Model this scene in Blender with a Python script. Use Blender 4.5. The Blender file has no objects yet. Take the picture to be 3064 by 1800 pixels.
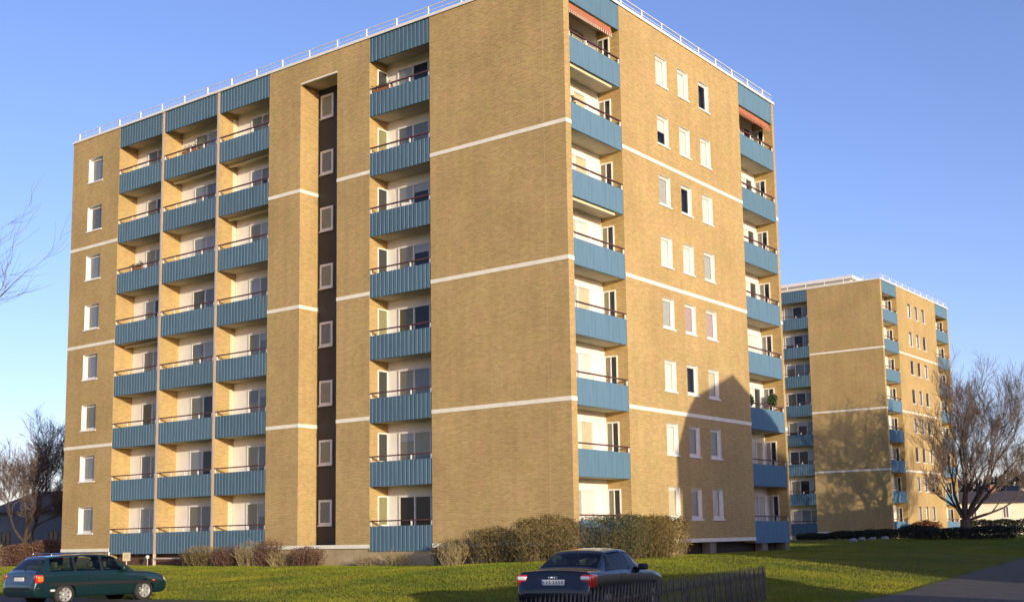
import bpy, bmesh, math, random
import numpy as np
from mathutils import Vector, Matrix
PI = math.pi
R = math.radians
random.seed(11)
rng = np.random.default_rng(11)
scene = bpy.context.scene
col = scene.collection

# ------------------------------------------------------------------ camera
cam_d = bpy.data.cameras.new('camera')
cam = bpy.data.objects.new('camera', cam_d)
col.objects.link(cam)
cam.matrix_world = Matrix(((0.80726716, 0.08810794, 0.58357238, 26.07436),
                           (0.58990846, -0.09012803, -0.80242442, -37.69314),
                           (-0.01810374, 0.99202517, -0.12473302, 0.27021),
                           (0, 0, 0, 1)))
cam_d.sensor_width = 36
cam_d.lens = 36 * 3556.5235 / 3064
cam_d.shift_x = -93.9468 / 3064
cam_d.shift_y = 258.0753 / 3064
cam_d.clip_start = 0.1
cam_d.clip_end = 6000
scene.camera = cam

# ------------------------------------------------------------------ light
SUN_EL = 8.0
SUN_H = Vector((0.908, -0.418)).normalized()
SUN_DIR = Vector((SUN_H.x * math.cos(R(SUN_EL)), SUN_H.y * math.cos(R(SUN_EL)), math.sin(R(SUN_EL))))
world = bpy.data.worlds.new('World')
scene.world = world
world.use_nodes = True
wn = world.node_tree
wn.nodes.clear()
sky = wn.nodes.new('ShaderNodeTexSky')
sky.sky_type = 'NISHITA'
sky.sun_disc = False
sky.sun_elevation = R(SUN_EL)
sky.sun_rotation = math.atan2(SUN_DIR.x, SUN_DIR.y)
sky.altitude = 20
sky.air_density = 0.9
sky.dust_density = 0.8
sky.ozone_density = 3.0
bg = wn.nodes.new('ShaderNodeBackground')
bg.inputs['Strength'].default_value = 0.15
wo = wn.nodes.new('ShaderNodeOutputWorld')
tint = wn.nodes.new('ShaderNodeMix')          # the camera's cool white balance
tint.data_type = 'RGBA'; tint.blend_type = 'MULTIPLY'
tint.inputs[0].default_value = 1
tint.inputs[7].default_value = (1.12, .86, 1.0, 1)
wn.links.new(sky.outputs[0], tint.inputs[6])
wn.links.new(tint.outputs[2], bg.inputs['Color'])
wn.links.new(bg.outputs[0], wo.inputs['Surface'])

sun_d = bpy.data.lights.new('sun', 'SUN')
sun_d.energy = 2.35
sun_d.angle = R(0.55)
sun_d.color = (1.0, 0.86, 0.64)
sun = bpy.data.objects.new('sun', sun_d)
col.objects.link(sun)
sun.rotation_euler = SUN_DIR.to_track_quat('Z', 'Y').to_euler()
sun.location = (60, -40, 40)

scene.view_settings.view_transform = 'Standard'
scene.view_settings.look = 'None'
scene.view_settings.gamma = 1
scene.view_settings.exposure = 1.0
scene.view_settings.use_curve_mapping = False

# ------------------------------------------------------------------ materials
MATS = {}
def mat(name, color=(.5, .5, .5), rough=.7, metal=0.0, spec=.5, coat=0.0, noise=0.0, nscale=8.0, bump=0.0, bscale=60.0, streak=False, vary=0.0):
    if name in MATS: return MATS[name]
    m = bpy.data.materials.new(name)
    m.use_nodes = True
    nt = m.node_tree
    b = nt.nodes['Principled BSDF']
    b.inputs['Base Color'].default_value = (*color, 1)
    b.inputs['Roughness'].default_value = rough
    b.inputs['Metallic'].default_value = metal
    b.inputs['Specular IOR Level'].default_value = spec
    b.inputs['Coat Weight'].default_value = coat
    b.inputs['Coat Roughness'].default_value = .05
    if noise or bump:
        tc = nt.nodes.new('ShaderNodeTexCoord')
    if noise:
        n = nt.nodes.new('ShaderNodeTexNoise')
        n.inputs['Scale'].default_value = nscale
        n.inputs['Detail'].default_value = 6
        if streak:
            mp = nt.nodes.new('ShaderNodeMapping'); mp.inputs['Scale'].default_value = (4, 4, .35)
            nt.links.new(tc.outputs['Object'], mp.inputs[0]); nt.links.new(mp.outputs[0], n.inputs['Vector'])
        else: nt.links.new(tc.outputs['Object'], n.inputs['Vector'])
        mr = nt.nodes.new('ShaderNodeMapRange')
        mr.inputs[1].default_value = .3; mr.inputs[2].default_value = .7
        mr.inputs[3].default_value = 1 - noise; mr.inputs[4].default_value = 1 + noise
        nt.links.new(n.outputs[0], mr.inputs[0])
        mx = nt.nodes.new('ShaderNodeMix'); mx.data_type = 'RGBA'; mx.blend_type = 'MULTIPLY'
        mx.inputs[0].default_value = 1
        mx.inputs[6].default_value = (*color, 1)
        src = mr.outputs[0]
        if vary:
            oi = nt.nodes.new('ShaderNodeObjectInfo')
            ma = nt.nodes.new('ShaderNodeMath'); ma.operation = 'MULTIPLY_ADD'; ma.inputs[1].default_value = 2*vary; ma.inputs[2].default_value = 1-vary
            nt.links.new(oi.outputs['Random'], ma.inputs[0])
            mb_ = nt.nodes.new('ShaderNodeMath'); mb_.operation = 'MULTIPLY'
            nt.links.new(src, mb_.inputs[0]); nt.links.new(ma.outputs[0], mb_.inputs[1]); src = mb_.outputs[0]
        nt.links.new(src, mx.inputs[7])
        nt.links.new(mx.outputs[2], b.inputs['Base Color'])
    if bump:
        n2 = nt.nodes.new('ShaderNodeTexNoise'); n2.inputs['Scale'].default_value = bscale
        nt.links.new(tc.outputs['Object'], n2.inputs['Vector'])
        bp = nt.nodes.new('ShaderNodeBump'); bp.inputs['Strength'].default_value = bump
        bp.inputs['Distance'].default_value = .02
        nt.links.new(n2.outputs[0], bp.inputs['Height'])
        nt.links.new(bp.outputs[0], b.inputs['Normal'])
    MATS[name] = m
    return m

def brick_mat(name, c1, c2, mortar):
    m = bpy.data.materials.new(name); m.use_nodes = True
    nt = m.node_tree; N = nt.nodes.new; L = nt.links.new
    b = nt.nodes['Principled BSDF']
    b.inputs['Roughness'].default_value = .9
    b.inputs['Specular IOR Level'].default_value = .2
    tc = N('ShaderNodeTexCoord'); sp = N('ShaderNodeSeparateXYZ')
    L(tc.outputs['Object'], sp.inputs[0])
    ad = N('ShaderNodeMath'); ad.operation = 'ADD'
    L(sp.outputs[0], ad.inputs[0]); L(sp.outputs[1], ad.inputs[1])
    cb = N('ShaderNodeCombineXYZ')
    L(ad.outputs[0], cb.inputs[0]); L(sp.outputs[2], cb.inputs[1])
    br = N('ShaderNodeTexBrick')
    br.inputs['Scale'].default_value = 1
    br.inputs['Brick Width'].default_value = .25
    br.inputs['Row Height'].default_value = .0775
    br.inputs['Mortar Size'].default_value = .011
    br.inputs['Mortar Smooth'].default_value = .2
    br.inputs['Bias'].default_value = -.1
    br.inputs['Color1'].default_value = (*c1, 1); br.inputs['Color2'].default_value = (*c2, 1)
    br.inputs['Mortar'].default_value = (*mortar, 1)
    L(cb.outputs[0], br.inputs['Vector'])
    # weathering: broad blotches and streaks running along the courses
    n1 = N('ShaderNodeTexNoise'); n1.inputs['Scale'].default_value = .35; n1.inputs['Detail'].default_value = 8
    L(cb.outputs[0], n1.inputs['Vector'])
    mp = N('ShaderNodeMapping'); mp.inputs['Scale'].default_value = (2.6, 8.0, 1)
    L(cb.outputs[0], mp.inputs[0])
    n2 = N('ShaderNodeTexNoise'); n2.inputs['Scale'].default_value = 1.6; n2.inputs['Detail'].default_value = 5; n2.inputs['Roughness'].default_value = .7
    L(mp.outputs[0], n2.inputs['Vector'])
    a1 = N('ShaderNodeMapRange'); a1.inputs[1].default_value = .3; a1.inputs[2].default_value = .7; a1.inputs[3].default_value = .90; a1.inputs[4].default_value = 1.09
    a2 = N('ShaderNodeMapRange'); a2.inputs[1].default_value = .3; a2.inputs[2].default_value = .7; a2.inputs[3].default_value = .87; a2.inputs[4].default_value = 1.13
    L(n1.outputs[0], a1.inputs[0]); L(n2.outputs[0], a2.inputs[0])
    mu = N('ShaderNodeMath'); mu.operation = 'MULTIPLY'
    L(a1.outputs[0], mu.inputs[0]); L(a2.outputs[0], mu.inputs[1])
    mp3 = N('ShaderNodeMapping'); mp3.inputs['Scale'].default_value = (2.4, .16, 1)     # rain streaks
    L(cb.outputs[0], mp3.inputs[0])
    n3 = N('ShaderNodeTexNoise'); n3.inputs['Scale'].default_value = 1.0; n3.inputs['Detail'].default_value = 6; n3.inputs['Roughness'].default_value = .6
    L(mp3.outputs[0], n3.inputs['Vector'])
    a3 = N('ShaderNodeMapRange'); a3.inputs[1].default_value = .25; a3.inputs[2].default_value = .6; a3.inputs[3].default_value = .90; a3.inputs[4].default_value = 1.03
    L(n3.outputs[0], a3.inputs[0])
    mu3 = N('ShaderNodeMath'); mu3.operation = 'MULTIPLY'
    L(mu.outputs[0], mu3.inputs[0]); L(a3.outputs[0], mu3.inputs[1]); mu = mu3
    mx = N('ShaderNodeMix'); mx.data_type = 'RGBA'; mx.blend_type = 'MULTIPLY'; mx.inputs[0].default_value = 1
    hv = N('ShaderNodeTexNoise'); hv.inputs['Scale'].default_value = .9; hv.inputs['Detail'].default_value = 7; hv.inputs['Roughness'].default_value = .65
    L(cb.outputs[0], hv.inputs['Vector'])
    hr_ = N('ShaderNodeValToRGB'); he = hr_.color_ramp.elements
    he[0].position = .36; he[0].color = (.97, 1.005, .95, 1); he[1].position = .64; he[1].color = (1.045, .99, 1.05, 1)
    L(hv.outputs[0], hr_.inputs[0])
    hm = N('ShaderNodeMix'); hm.data_type = 'RGBA'; hm.blend_type = 'MULTIPLY'; hm.inputs[0].default_value = 1
    L(br.outputs[0], hm.inputs[6]); L(hr_.outputs[0], hm.inputs[7])
    L(hm.outputs[2], mx.inputs[6]); L(mu.outputs[0], mx.inputs[7])
    L(mx.outputs[2], b.inputs['Base Color'])
    bp = N('ShaderNodeBump'); bp.inputs['Strength'].default_value = .5; bp.inputs['Distance'].default_value = .008
    iv = N('ShaderNodeMath'); iv.operation = 'SUBTRACT'; iv.inputs[0].default_value = 1
    L(br.outputs['Fac'], iv.inputs[1]); L(iv.outputs[0], bp.inputs['Height']); L(bp.outputs[0], b.inputs['Normal'])
    MATS[name] = m
    return m

def glass_mat(name, tint, rough=.04, mixf=.25, mul=1.3):
    m = bpy.data.materials.new(name); m.use_nodes = True
    nt = m.node_tree; N = nt.nodes.new; L = nt.links.new
    nt.nodes.remove(nt.nodes['Principled BSDF'])
    out = [n for n in nt.nodes if n.type == 'OUTPUT_MATERIAL'][0]
    t = N('ShaderNodeBsdfTransparent'); t.inputs[0].default_value = (*tint, 1)
    g = N('ShaderNodeBsdfGlossy'); g.inputs['Roughness'].default_value = rough
    fr = N('ShaderNodeFresnel'); fr.inputs[0].default_value = 1.5
    ad = N('ShaderNodeMath'); ad.operation = 'MULTIPLY_ADD'; ad.inputs[1].default_value = mul; ad.inputs[2].default_value = mixf * .2
    L(fr.outputs[0], ad.inputs[0])
    mx = N('ShaderNodeMixShader')
    L(ad.outputs[0], mx.inputs[0]); L(t.outputs[0], mx.inputs[1]); L(g.outputs[0], mx.inputs[2])
    L(mx.outputs[0], out.inputs['Surface'])
    MATS[name] = m
    return m

BRICK = brick_mat('yellow_brick', (.490, .340, .133), (.395, .262, .098), (.48, .385, .20))
GLASS = glass_mat('window_glass', (.90, .92, .92), .04, .0, .85)
WHITE = mat('white_paint', (.80, .78, .72), .55, noise=.05, nscale=3)
BANDW = mat('white_band', (.84, .79, .64), .8, noise=.08, nscale=2)
WALLW = mat('white_render', (.84, .81, .73), .8, noise=.05, nscale=2)
SLAB = mat('slab_concrete', (.55, .50, .38), .9, noise=.1, nscale=2)
PLINTH = mat('plinth_concrete', (.42, .33, .19), .95, noise=.18, nscale=1.5, bump=.4, bscale=25)
PLINTHD = mat('shaded_basement_red', (.13, .07, .05), .8, noise=.25, nscale=3)  # dark red-brown, with the shade of the recess put into the colour
BLUE = mat('blue_sheet', (.090, .158, .212), .7, noise=.10, nscale=2, spec=.12, streak=True, vary=.07)
BLUEF = mat('blue_board', (.120, .218, .30), .85, noise=.09, nscale=1.5, spec=.04, streak=True, vary=.06)
RAIL = mat('redbrown_rail', (.11, .04, .03), .45)
DARKCLAD = mat('dark_cladding', (.045, .04, .042), .6, noise=.1, nscale=3)
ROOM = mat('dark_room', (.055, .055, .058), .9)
ROOFF = mat('roof_felt', (.12, .12, .12), .9, noise=.2, nscale=.6)
CURT = {
    'w': mat('white_curtain', (.75, .73, .66), .9, noise=.06, nscale=9),
    'c': mat('cream_curtain', (.62, .55, .38), .9, noise=.08, nscale=9),
    'g': mat('grey_curtain', (.44, .44, .42), .9, noise=.1, nscale=9),
    'p': mat('pink_curtain', (.48, .36, .36), .9, noise=.1, nscale=9),
    'o': mat('olive_curtain', (.30, .27, .13), .9, noise=.12, nscale=9),
    'd': None,
}
BARK = mat('bark', (.075, .055, .04), .95, noise=.3, nscale=6)
TWIG = mat('twig_bark', (.17, .125, .10), .9, noise=.25, nscale=3)
CHROME = mat('chrome', (.75, .75, .75), .15, 1)
TYRE = mat('tyre_rubber', (.025, .024, .023), .8)

# ------------------------------------------------------------------ helpers
class MB:
    def __init__(s): s.v = []; s.f = []; s.sm = False
    def quad(s, a, b, c, d):
        n = len(s.v); s.v += [tuple(a), tuple(b), tuple(c), tuple(d)]; s.f.append((n, n+1, n+2, n+3)); return s
    def box(s, x0, x1, y0, y1, z0, z1):
        n = len(s.v)
        s.v += [(x0,y0,z0),(x1,y0,z0),(x1,y1,z0),(x0,y1,z0),(x0,y0,z1),(x1,y0,z1),(x1,y1,z1),(x0,y1,z1)]
        for f in ((0,3,2,1),(4,5,6,7),(0,1,5,4),(1,2,6,5),(2,3,7,6),(3,0,4,7)): s.f.append(tuple(n+i for i in f))
        return s
    def tube(s, pts, rad, sides=6, cap=True):
        pts = [Vector(p) for p in pts]
        if not hasattr(rad, '__len__'): rad = [rad]*len(pts)
        n0 = len(s.v); u = None
        for i, p in enumerate(pts):
            d = (pts[min(i+1, len(pts)-1)] - pts[max(i-1, 0)])
            if d.length < 1e-9: d = Vector((0,0,1))
            d.normalize()
            if u is None:
                u = d.cross(Vector((0,0,1)) if abs(d.z) < .9 else Vector((1,0,0))).normalized()
            else:
                u = (u - d*u.dot(d)).normalized()
            w = d.cross(u)
            for k in range(sides):
                a = 2*PI*k/sides
                s.v.append(tuple(p + (u*math.cos(a) + w*math.sin(a))*rad[i]))
        for i in range(len(pts)-1):
            for k in range(sides):
                a = n0+i*sides+k; b = n0+i*sides+(k+1) % sides
                s.f.append((a, b, b+sides, a+sides))
        if cap:
            s.f.append(tuple(n0+k for k in reversed(range(sides))))
            s.f.append(tuple(n0+(len(pts)-1)*sides+k for k in range(sides)))
        return s
    def lathe(s, prof, n=24, axis='y'):
        # prof: (radius, offset) pairs round the given axis
        n0 = len(s.v)
        for r, o in prof:
            for k in range(n):
                a = 2*PI*k/n
                s.v.append((r*math.cos(a), o, r*math.sin(a)) if axis == 'y' else (r*math.cos(a), r*math.sin(a), o))
        for i in range(len(prof)-1):
            for k in range(n):
                a = n0+i*n+k; b = n0+i*n+(k+1) % n
                s.f.append((a, b, b+n, a+n))
        return s
    def mesh(s, name, m, smooth=False):
        me = bpy.data.meshes.new(name)
        me.from_pydata(s.v, [], s.f)
        if m: me.materials.append(m)
        if smooth: me.shade_smooth()
        me.update()
        return me
    def build(s, name, m, parent=None, loc=(0,0,0), smooth=False, **props):
        return put(name, s.mesh(name, m, smooth), parent, loc, **props)

def put(name, me, parent=None, loc=(0,0,0), rot=(0,0,0), **props):
    o = bpy.data.objects.new(name, me)
    col.objects.link(o)
    o.parent = parent
    o.location = loc; o.rotation_euler = rot
    for k, v in props.items(): o[k] = v
    return o

def thing(name, label, cat, loc=(0,0,0), rz=0, group=None):
    o = bpy.data.objects.new(name, None)
    o.empty_display_size = .5
    col.objects.link(o)
    o.location = loc; o.rotation_euler = (0,0,rz)
    o['label'] = label; o['category'] = cat
    if group: o['group'] = group
    return o

def children(o): return list(o.children)
def copy_tree(o, parent=None):
    c = o.copy(); col.objects.link(c); c.parent = parent
    for ch in children(o): copy_tree(ch, c)
    return c

def fast_mesh(name, verts, faces_n, k, m):
    """verts (n,3) array, faces_n number of faces, k verts per face laid out in order"""
    me = bpy.data.meshes.new(name)
    me.vertices.add(len(verts)); me.vertices.foreach_set('co', np.asarray(verts, np.float32).ravel())
    me.loops.add(faces_n*k); me.loops.foreach_set('vertex_index', np.arange(faces_n*k, dtype=np.int32))
    me.polygons.add(faces_n)
    me.polygons.foreach_set('loop_start', np.arange(0, faces_n*k, k, dtype=np.int32))
    me.materials.append(m); me.update(calc_edges=True); me.validate()
    return me

# ------------------------------------------------------------------ terrain
def ss(a, b, x):
    t = np.clip((x-a)/(b-a), 0, 1); return t*t*(3-2*t)
def terr(x, y):
    x = np.asarray(x, float); y = np.asarray(y, float)
    dx = np.maximum(np.maximum(-34.41-x, x), 0); dy = np.maximum(np.maximum(-y, y-19.65), 0)
    dd = np.hypot(dx, dy)
    near = -0.82+.22*ss(-8, 2, x)
    z = -1.43+(near+1.43)*(1-ss(2, 17, dd))
    z = z+(-.45-z)*ss(12, 62, y)
    return z
def tz(x, y): return float(terr(x, y))

def grass_mat():
    m = bpy.data.materials.new('lawn'); m.use_nodes = True
    nt = m.node_tree; N = nt.nodes.new; L = nt.links.new
    b = nt.nodes['Principled BSDF']; b.inputs['Roughness'].default_value = .9; b.inputs['Specular IOR Level'].default_value = .15
    tc = N('ShaderNodeTexCoord')
    n1 = N('ShaderNodeTexNoise'); n1.inputs['Scale'].default_value = .25; n1.inputs['Detail'].default_value = 6
    n2 = N('ShaderNodeTexNoise'); n2.inputs['Scale'].default_value = 7; n2.inputs['Detail'].default_value = 8; n2.inputs['Roughness'].default_value = .75
    L(tc.outputs['Object'], n1.inputs['Vector']); L(tc.outputs['Object'], n2.inputs['Vector'])
    r1 = N('ShaderNodeValToRGB')
    e = r1.color_ramp.elements
    e[0].position = .32; e[0].color = (.060, .095, .010, 1)
    e[1].position = .70; e[1].color = (.15, .15, .020, 1)
    L(n1.outputs[0], r1.inputs[0])
    a2 = N('ShaderNodeMapRange'); a2.inputs[1].default_value = .3; a2.inputs[2].default_value = .7; a2.inputs[3].default_value = .6; a2.inputs[4].default_value = 1.35
    L(n2.outputs[0], a2.inputs[0])
    mx = N('ShaderNodeMix'); mx.data_type = 'RGBA'; mx.blend_type = 'MULTIPLY'; mx.inputs[0].default_value = 1
    L(r1.outputs[0], mx.inputs[6]); L(a2.outputs[0], mx.inputs[7]); L(mx.outputs[2], b.inputs['Base Color'])
    bp = N('ShaderNodeBump'); bp.inputs['Strength'].default_value = 1; bp.inputs['Distance'].default_value = .06
    L(n2.outputs[0], bp.inputs['Height']); L(bp.outputs[0], b.inputs['Normal'])
    return m
LAWN = grass_mat()

def axis(lo, hi, step, far):
    a = list(np.arange(lo, hi+1e-6, step)); g = step; x = hi
    while x < far: g *= 1.5; x += g; a.append(x)
    g = step; x = lo
    while x > -far: g *= 1.5; x -= g; a.insert(0, x)
    return np.array(a)
gx = axis(-70, 45, .75, 2500); gy = axis(-45, 110, .75, 2500)
X, Y = np.meshgrid(gx, gy, indexing='ij')
Zt = terr(X, Y)
nx, ny = X.shape
V = np.stack([X, Y, Zt], -1).reshape(-1, 3)
idx = np.arange(nx*ny).reshape(nx, ny)
Fq = np.stack([idx[:-1, :-1], idx[1:, :-1], idx[1:, 1:], idx[:-1, 1:]], -1).reshape(-1, 4)
me = bpy.data.meshes.new('ground'); me.from_pydata(V.tolist(), [], Fq.tolist()); me.materials.append(LAWN); me.shade_smooth()
put('ground', me, kind='structure')

ASPH = mat('asphalt', (.062, .060, .060), .9, noise=.22, nscale=2.2, bump=.5, bscale=90)
ASPHP = mat('path_asphalt', (.085, .075, .064), .9, noise=.2, nscale=1.6, bump=.5, bscale=90)
def strip(name, left, right, m, lift, n=24, per=.75):
    def resample(P):
        P = np.array(P, float); s = np.r_[0, np.cumsum(np.hypot(*np.diff(P, axis=0).T))]
        return P, s
    Lp, Ls = resample(left); Rp, Rs = resample(right)
    k = int(max(Ls[-1], Rs[-1])/per)+1
    t = np.linspace(0, 1, k)
    A = np.stack([np.interp(t*Ls[-1], Ls, Lp[:, i]) for i in (0, 1)], -1)
    B = np.stack([np.interp(t*Rs[-1], Rs, Rp[:, i]) for i in (0, 1)], -1)
    u = np.linspace(0, 1, n)[None, :, None]
    P = A[:, None]*(1-u)+B[:, None]*u
    z = terr(P[..., 0], P[..., 1])+lift
    # thin rounded shoulder at both edges so that the sheet meets the soil
    z[:, 0] -= lift+.01; z[:, -1] -= lift+.01
    V = np.concatenate([P, z[..., None]], -1).reshape(-1, 3)
    idx = np.arange(k*n).reshape(k, n)
    F = np.stack([idx[:-1, :-1], idx[1:, :-1], idx[1:, 1:], idx[:-1, 1:]], -1).reshape(-1, 4)
    me = bpy.data.meshes.new(name); me.from_pydata(V.tolist(), [], F.tolist()); me.materials.append(m); me.shade_smooth()
    return put(name, me, kind='structure')
PATH_L = [(22, -60), (19, -40), (17, -26), (15.6, -18), (14.9, -14), (14.6, -9.6), (14.35, -4.7), (13.6, .8), (12.45, 8.4), (10.75, 22), (9.9, 30), (10.5, 40), (14, 47), (22, 52), (40, 55)]
PATH_R = [(27.5, -60), (24.5, -40), (22.3, -26), (20.8, -18), (20, -14), (19.7, -9.6), (19.4, -4.7), (18.7, .8), (17.6, 8.4), (16, 22), (15.3, 29), (15.8, 36), (18, 41), (24, 46), (40, 49)]
strip('footpath', PATH_L, PATH_R, ASPHP, .016, n=10)
LOT_N = [(-120, -14.7), (-30, -14.8), (7.2, -15.0), (8.6, -13.6), (9.4, -12.2), (13.0, -12.2)]
LOT_S = [(-120, -30), (-30, -30), (4, -31), (10, -31), (13, -31), (15.6, -26)]
strip('parking_lot', LOT_N, LOT_S, ASPH, .012, n=28)

# ------------------------------------------------------------------ apartment block
FH = 2.8
UL, VE = -34.41, 19.65
ZTOP = 23.12
BAYS_L = [(-29.96, -26.18), (-25.98, -21.65), (-21.45, -17.67), (-10.86, -7.21)]
BAYS_R = [(.38, 4.20), (15.52, 19.42)]
DEP = 1.16
REC = (-15.44, -12.95)
REC_TOP = 22.1
WIN_L = (-32.86, -31.52)
WIN_R = [(7.24, 8.26), (9.24, 10.24), (11.26, 12.28)]
WZ0, WZ1 = .95, 2.32

def to3(face, u, d, z):
    """face L: (u, d, z) with d going into the wall; face R: (-d, u, z)"""
    return (u, d, z) if face == 'L' else (-d, u, z)

def facade_sheet(mb, face, u0, u1, z0, z1, holes, d=0.0, reveal=0.0):
    us = sorted({u0, u1, *[h[0] for h in holes], *[h[1] for h in holes]})
    zs = sorted({z0, z1, *[h[2] for h in holes], *[h[3] for h in holes]})
    us = [u for u in us if u0 <= u <= u1]; zs = [z for z in zs if z0 <= z <= z1]
    for a, b in zip(us[:-1], us[1:]):
        for c, e in zip(zs[:-1], zs[1:]):
            um, zm = (a+b)/2, (c+e)/2
            if any(h[0] < um < h[1] and h[2] < zm < h[3] for h in holes): continue
            q = [to3(face, a, d, c), to3(face, b, d, c), to3(face, b, d, e), to3(face, a, d, e)]
            mb.quad(*q)
    if reveal:
        for h in holes:
            a, b, c, e = h
            for p, q in (((a, c), (a, e)), ((a, e), (b, e)), ((b, e), (b, c)), ((b, c), (a, c))):
                mb.quad(to3(face, p[0], d, p[1]), to3(face, q[0], d, q[1]), to3(face, q[0], d+reveal, q[1]), to3(face, p[0], d+reveal, p[1]))

MESHC = {}
def cached(key, fn):
    if key not in MESHC: MESHC[key] = fn()
    return MESHC[key]

def fbox(mb, face, u0, u1, d0, d1, z0, z1):
    if face == 'L': mb.box(u0, u1, d0, d1, z0, z1)
    else: mb.box(-d1, -d0, u0, u1, z0, z1)

def corrugated(w, z0, z1, pitch=.235):
    """trapezoid profile sheet, length along +x from 0 to w, front at y=0"""
    n = max(4, round(w/pitch)); p = w/n
    prof = []
    for i in range(n):
        x = i*p
        prof += [(x, .0), (x+p*.62, 0), (x+p*.70, .036), (x+p*.92, .036)]
    prof.append((w, 0))
    mb = MB()
    m0 = len(mb.v)
    for x, y in prof: mb.v += [(x, y, z0), (x, y, z1)]
    for i in range(len(prof)-1):
        a = m0+2*i
        mb.f.append((a, a+2, a+3, a+1))
    # back board and closing edges
    mb.box(0, w, .04, .06, z0, z1)
    return mb

def window_unit(parent, face, u0, u1, z0, z1, depth, curtain, frame_m, half=False, sill=True, mull=False):
    """punched window: frame at the back of a painted reveal, pane, curtain, dark room, sill"""
    w, h = u1-u0, z1-z0
    def fr():
        mb = MB(); t = .075
        for a, b, c, e in ((0, t, 0, h), (w-t, w, 0, h), (t, w-t, 0, t), (t, w-t, h-t, h)):
            fbox(mb, face, a, b, depth-.05, depth+.01, c, e)
        # inner casement
        s = .045; g = t+.012
        for a, b, c, e in ((g, g+s, g, h-g), (w-g-s, w-g, g, h-g), (g+s, w-g-s, g, g+s), (g+s, w-g-s, h-g-s, h-g)):
            fbox(mb, face, a, b, depth-.03, depth+.005, c, e)
        return mb.mesh('window', frame_m)
    o = put('window', cached(('wf', face, round(w, 2), round(h, 2), depth, frame_m.name), fr), parent, to3(face, u0, 0, z0))
    def rv():
        mb = MB(); t = .012
        fbox(mb, face, 0, t, .006, depth-.05, 0, h); fbox(mb, face, w-t, w, .006, depth-.05, 0, h); fbox(mb, face, t, w-t, .006, depth-.05, h-t, h)
        return mb.mesh('reveal', WHITE)
    put('reveal', cached(('rv', face, round(w, 2), round(h, 2), depth), rv), o)
    put('pane', cached(('pn', face, round(w, 2), round(h, 2), depth), lambda: MB().quad(to3(face, .06, depth-.008, .06), to3(face, w-.06, depth-.008, .06), to3(face, w-.06, depth-.008, h-.06), to3(face, .06, depth-.008, h-.06)).mesh('pane', GLASS)), o)
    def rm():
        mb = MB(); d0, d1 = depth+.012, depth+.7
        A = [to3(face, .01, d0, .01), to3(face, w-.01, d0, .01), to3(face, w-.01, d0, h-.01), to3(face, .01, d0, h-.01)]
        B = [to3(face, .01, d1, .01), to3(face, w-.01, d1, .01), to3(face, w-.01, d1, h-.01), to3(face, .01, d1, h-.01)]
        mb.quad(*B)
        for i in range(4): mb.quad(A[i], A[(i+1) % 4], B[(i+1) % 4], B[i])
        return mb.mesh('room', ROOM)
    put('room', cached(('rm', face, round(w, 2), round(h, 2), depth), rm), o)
    if CURT.get(curtain):
        zb = .5*h if half else .03
        def cu():
            mb = MB(); n = 14
            for i in range(n):
                a, b = .06+(w-.12)*i/n, .06+(w-.12)*(i+1)/n
                y0, y1 = depth+.022+.015*(i % 2), depth+.022+.015*((i+1) % 2)
                mb.quad(to3(face, a, y0, zb), to3(face, b, y1, zb), to3(face, b, y1, h-.04), to3(face, a, y0, h-.04))
            return mb.mesh('curtain', CURT[curtain])
        put('curtain', cached(('cu', face, round(w, 2), round(h, 2), depth, curtain, half), cu), o)
    if sill:
        def sl():
            mb = MB(); fbox(mb, face, -.06, w+.06, -.05, depth-.052, -.075, -.004); return mb.mesh('sill', WHITE)
        put('sill', cached(('sl', face, round(w, 2), depth), sl), o)
    return o

def balcony_door(parent, face, u0, u1, z, dep, curtains, nm='balcony_door', bl=None):
    """white framed door and fixed light standing just proud of the back wall"""
    w = u1-u0; h = 2.2; n = len(curtains); pw = w/n; t = .07
    def fr():
        mb = MB()
        fbox(mb, face, 0, w, dep-.07, dep-.004, 0, .10); fbox(mb, face, 0, w, dep-.07, dep-.004, h-.08, h)
        for i in range(n+1):
            x = min(max(i*pw-t/2, 0), w-t)
            fbox(mb, face, x, x+t, dep-.068, dep-.004, .101, h-.081)
        return mb.mesh(nm, WHITE)
    o = put(nm, cached(('bd', face, round(w, 2), n, dep), fr), parent, to3(face, u0, 0, z))
    for i, c in enumerate(curtains):
        a, b = i*pw+.05, (i+1)*pw-.05
        put('pane', cached(('bp', face, round(a, 2), round(b, 2), dep), lambda: MB().quad(to3(face, a, dep-.045, .1), to3(face, b, dep-.045, .1), to3(face, b, dep-.045, h-.08), to3(face, a, dep-.045, h-.08)).mesh('pane', GLASS)), o)
        mcur = CURT.get(c) or ROOM  # without a curtain, a dark sheet paints in the unlit room
        def cu():
            mb = MB(); k = 10
            for j in range(k):
                p, q = a+(b-a)*j/k, a+(b-a)*(j+1)/k
                y0, y1 = dep-.02+.01*(j % 2), dep-.02+.01*((j+1) % 2)
                mb.quad(to3(face, p, y0, .1), to3(face, q, y1, .1), to3(face, q, y1, h-.08), to3(face, p, y0, h-.08))
            return mb.mesh('curtain', mcur)
        if bl is not None and bl.random() < .4:
            hb_ = round(bl.choice((.35, .6, .9, 1.3)), 2); mb_ = CURT[bl.choice('wcwg')]
            put('roller_blind', cached(('rb', face, round(a, 2), round(b, 2), hb_, mb_.name), lambda: MB().quad(to3(face, a, dep-.032, h-.08-hb_), to3(face, b, dep-.032, h-.08-hb_), to3(face, b, dep-.032, h-.08), to3(face, a, dep-.032, h-.08)).mesh('roller_blind', mb_)), o)
        put('curtain', cached(('bc', face, round(a, 2), round(b, 2), dep, mcur.name), cu), o)
    return o

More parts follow.
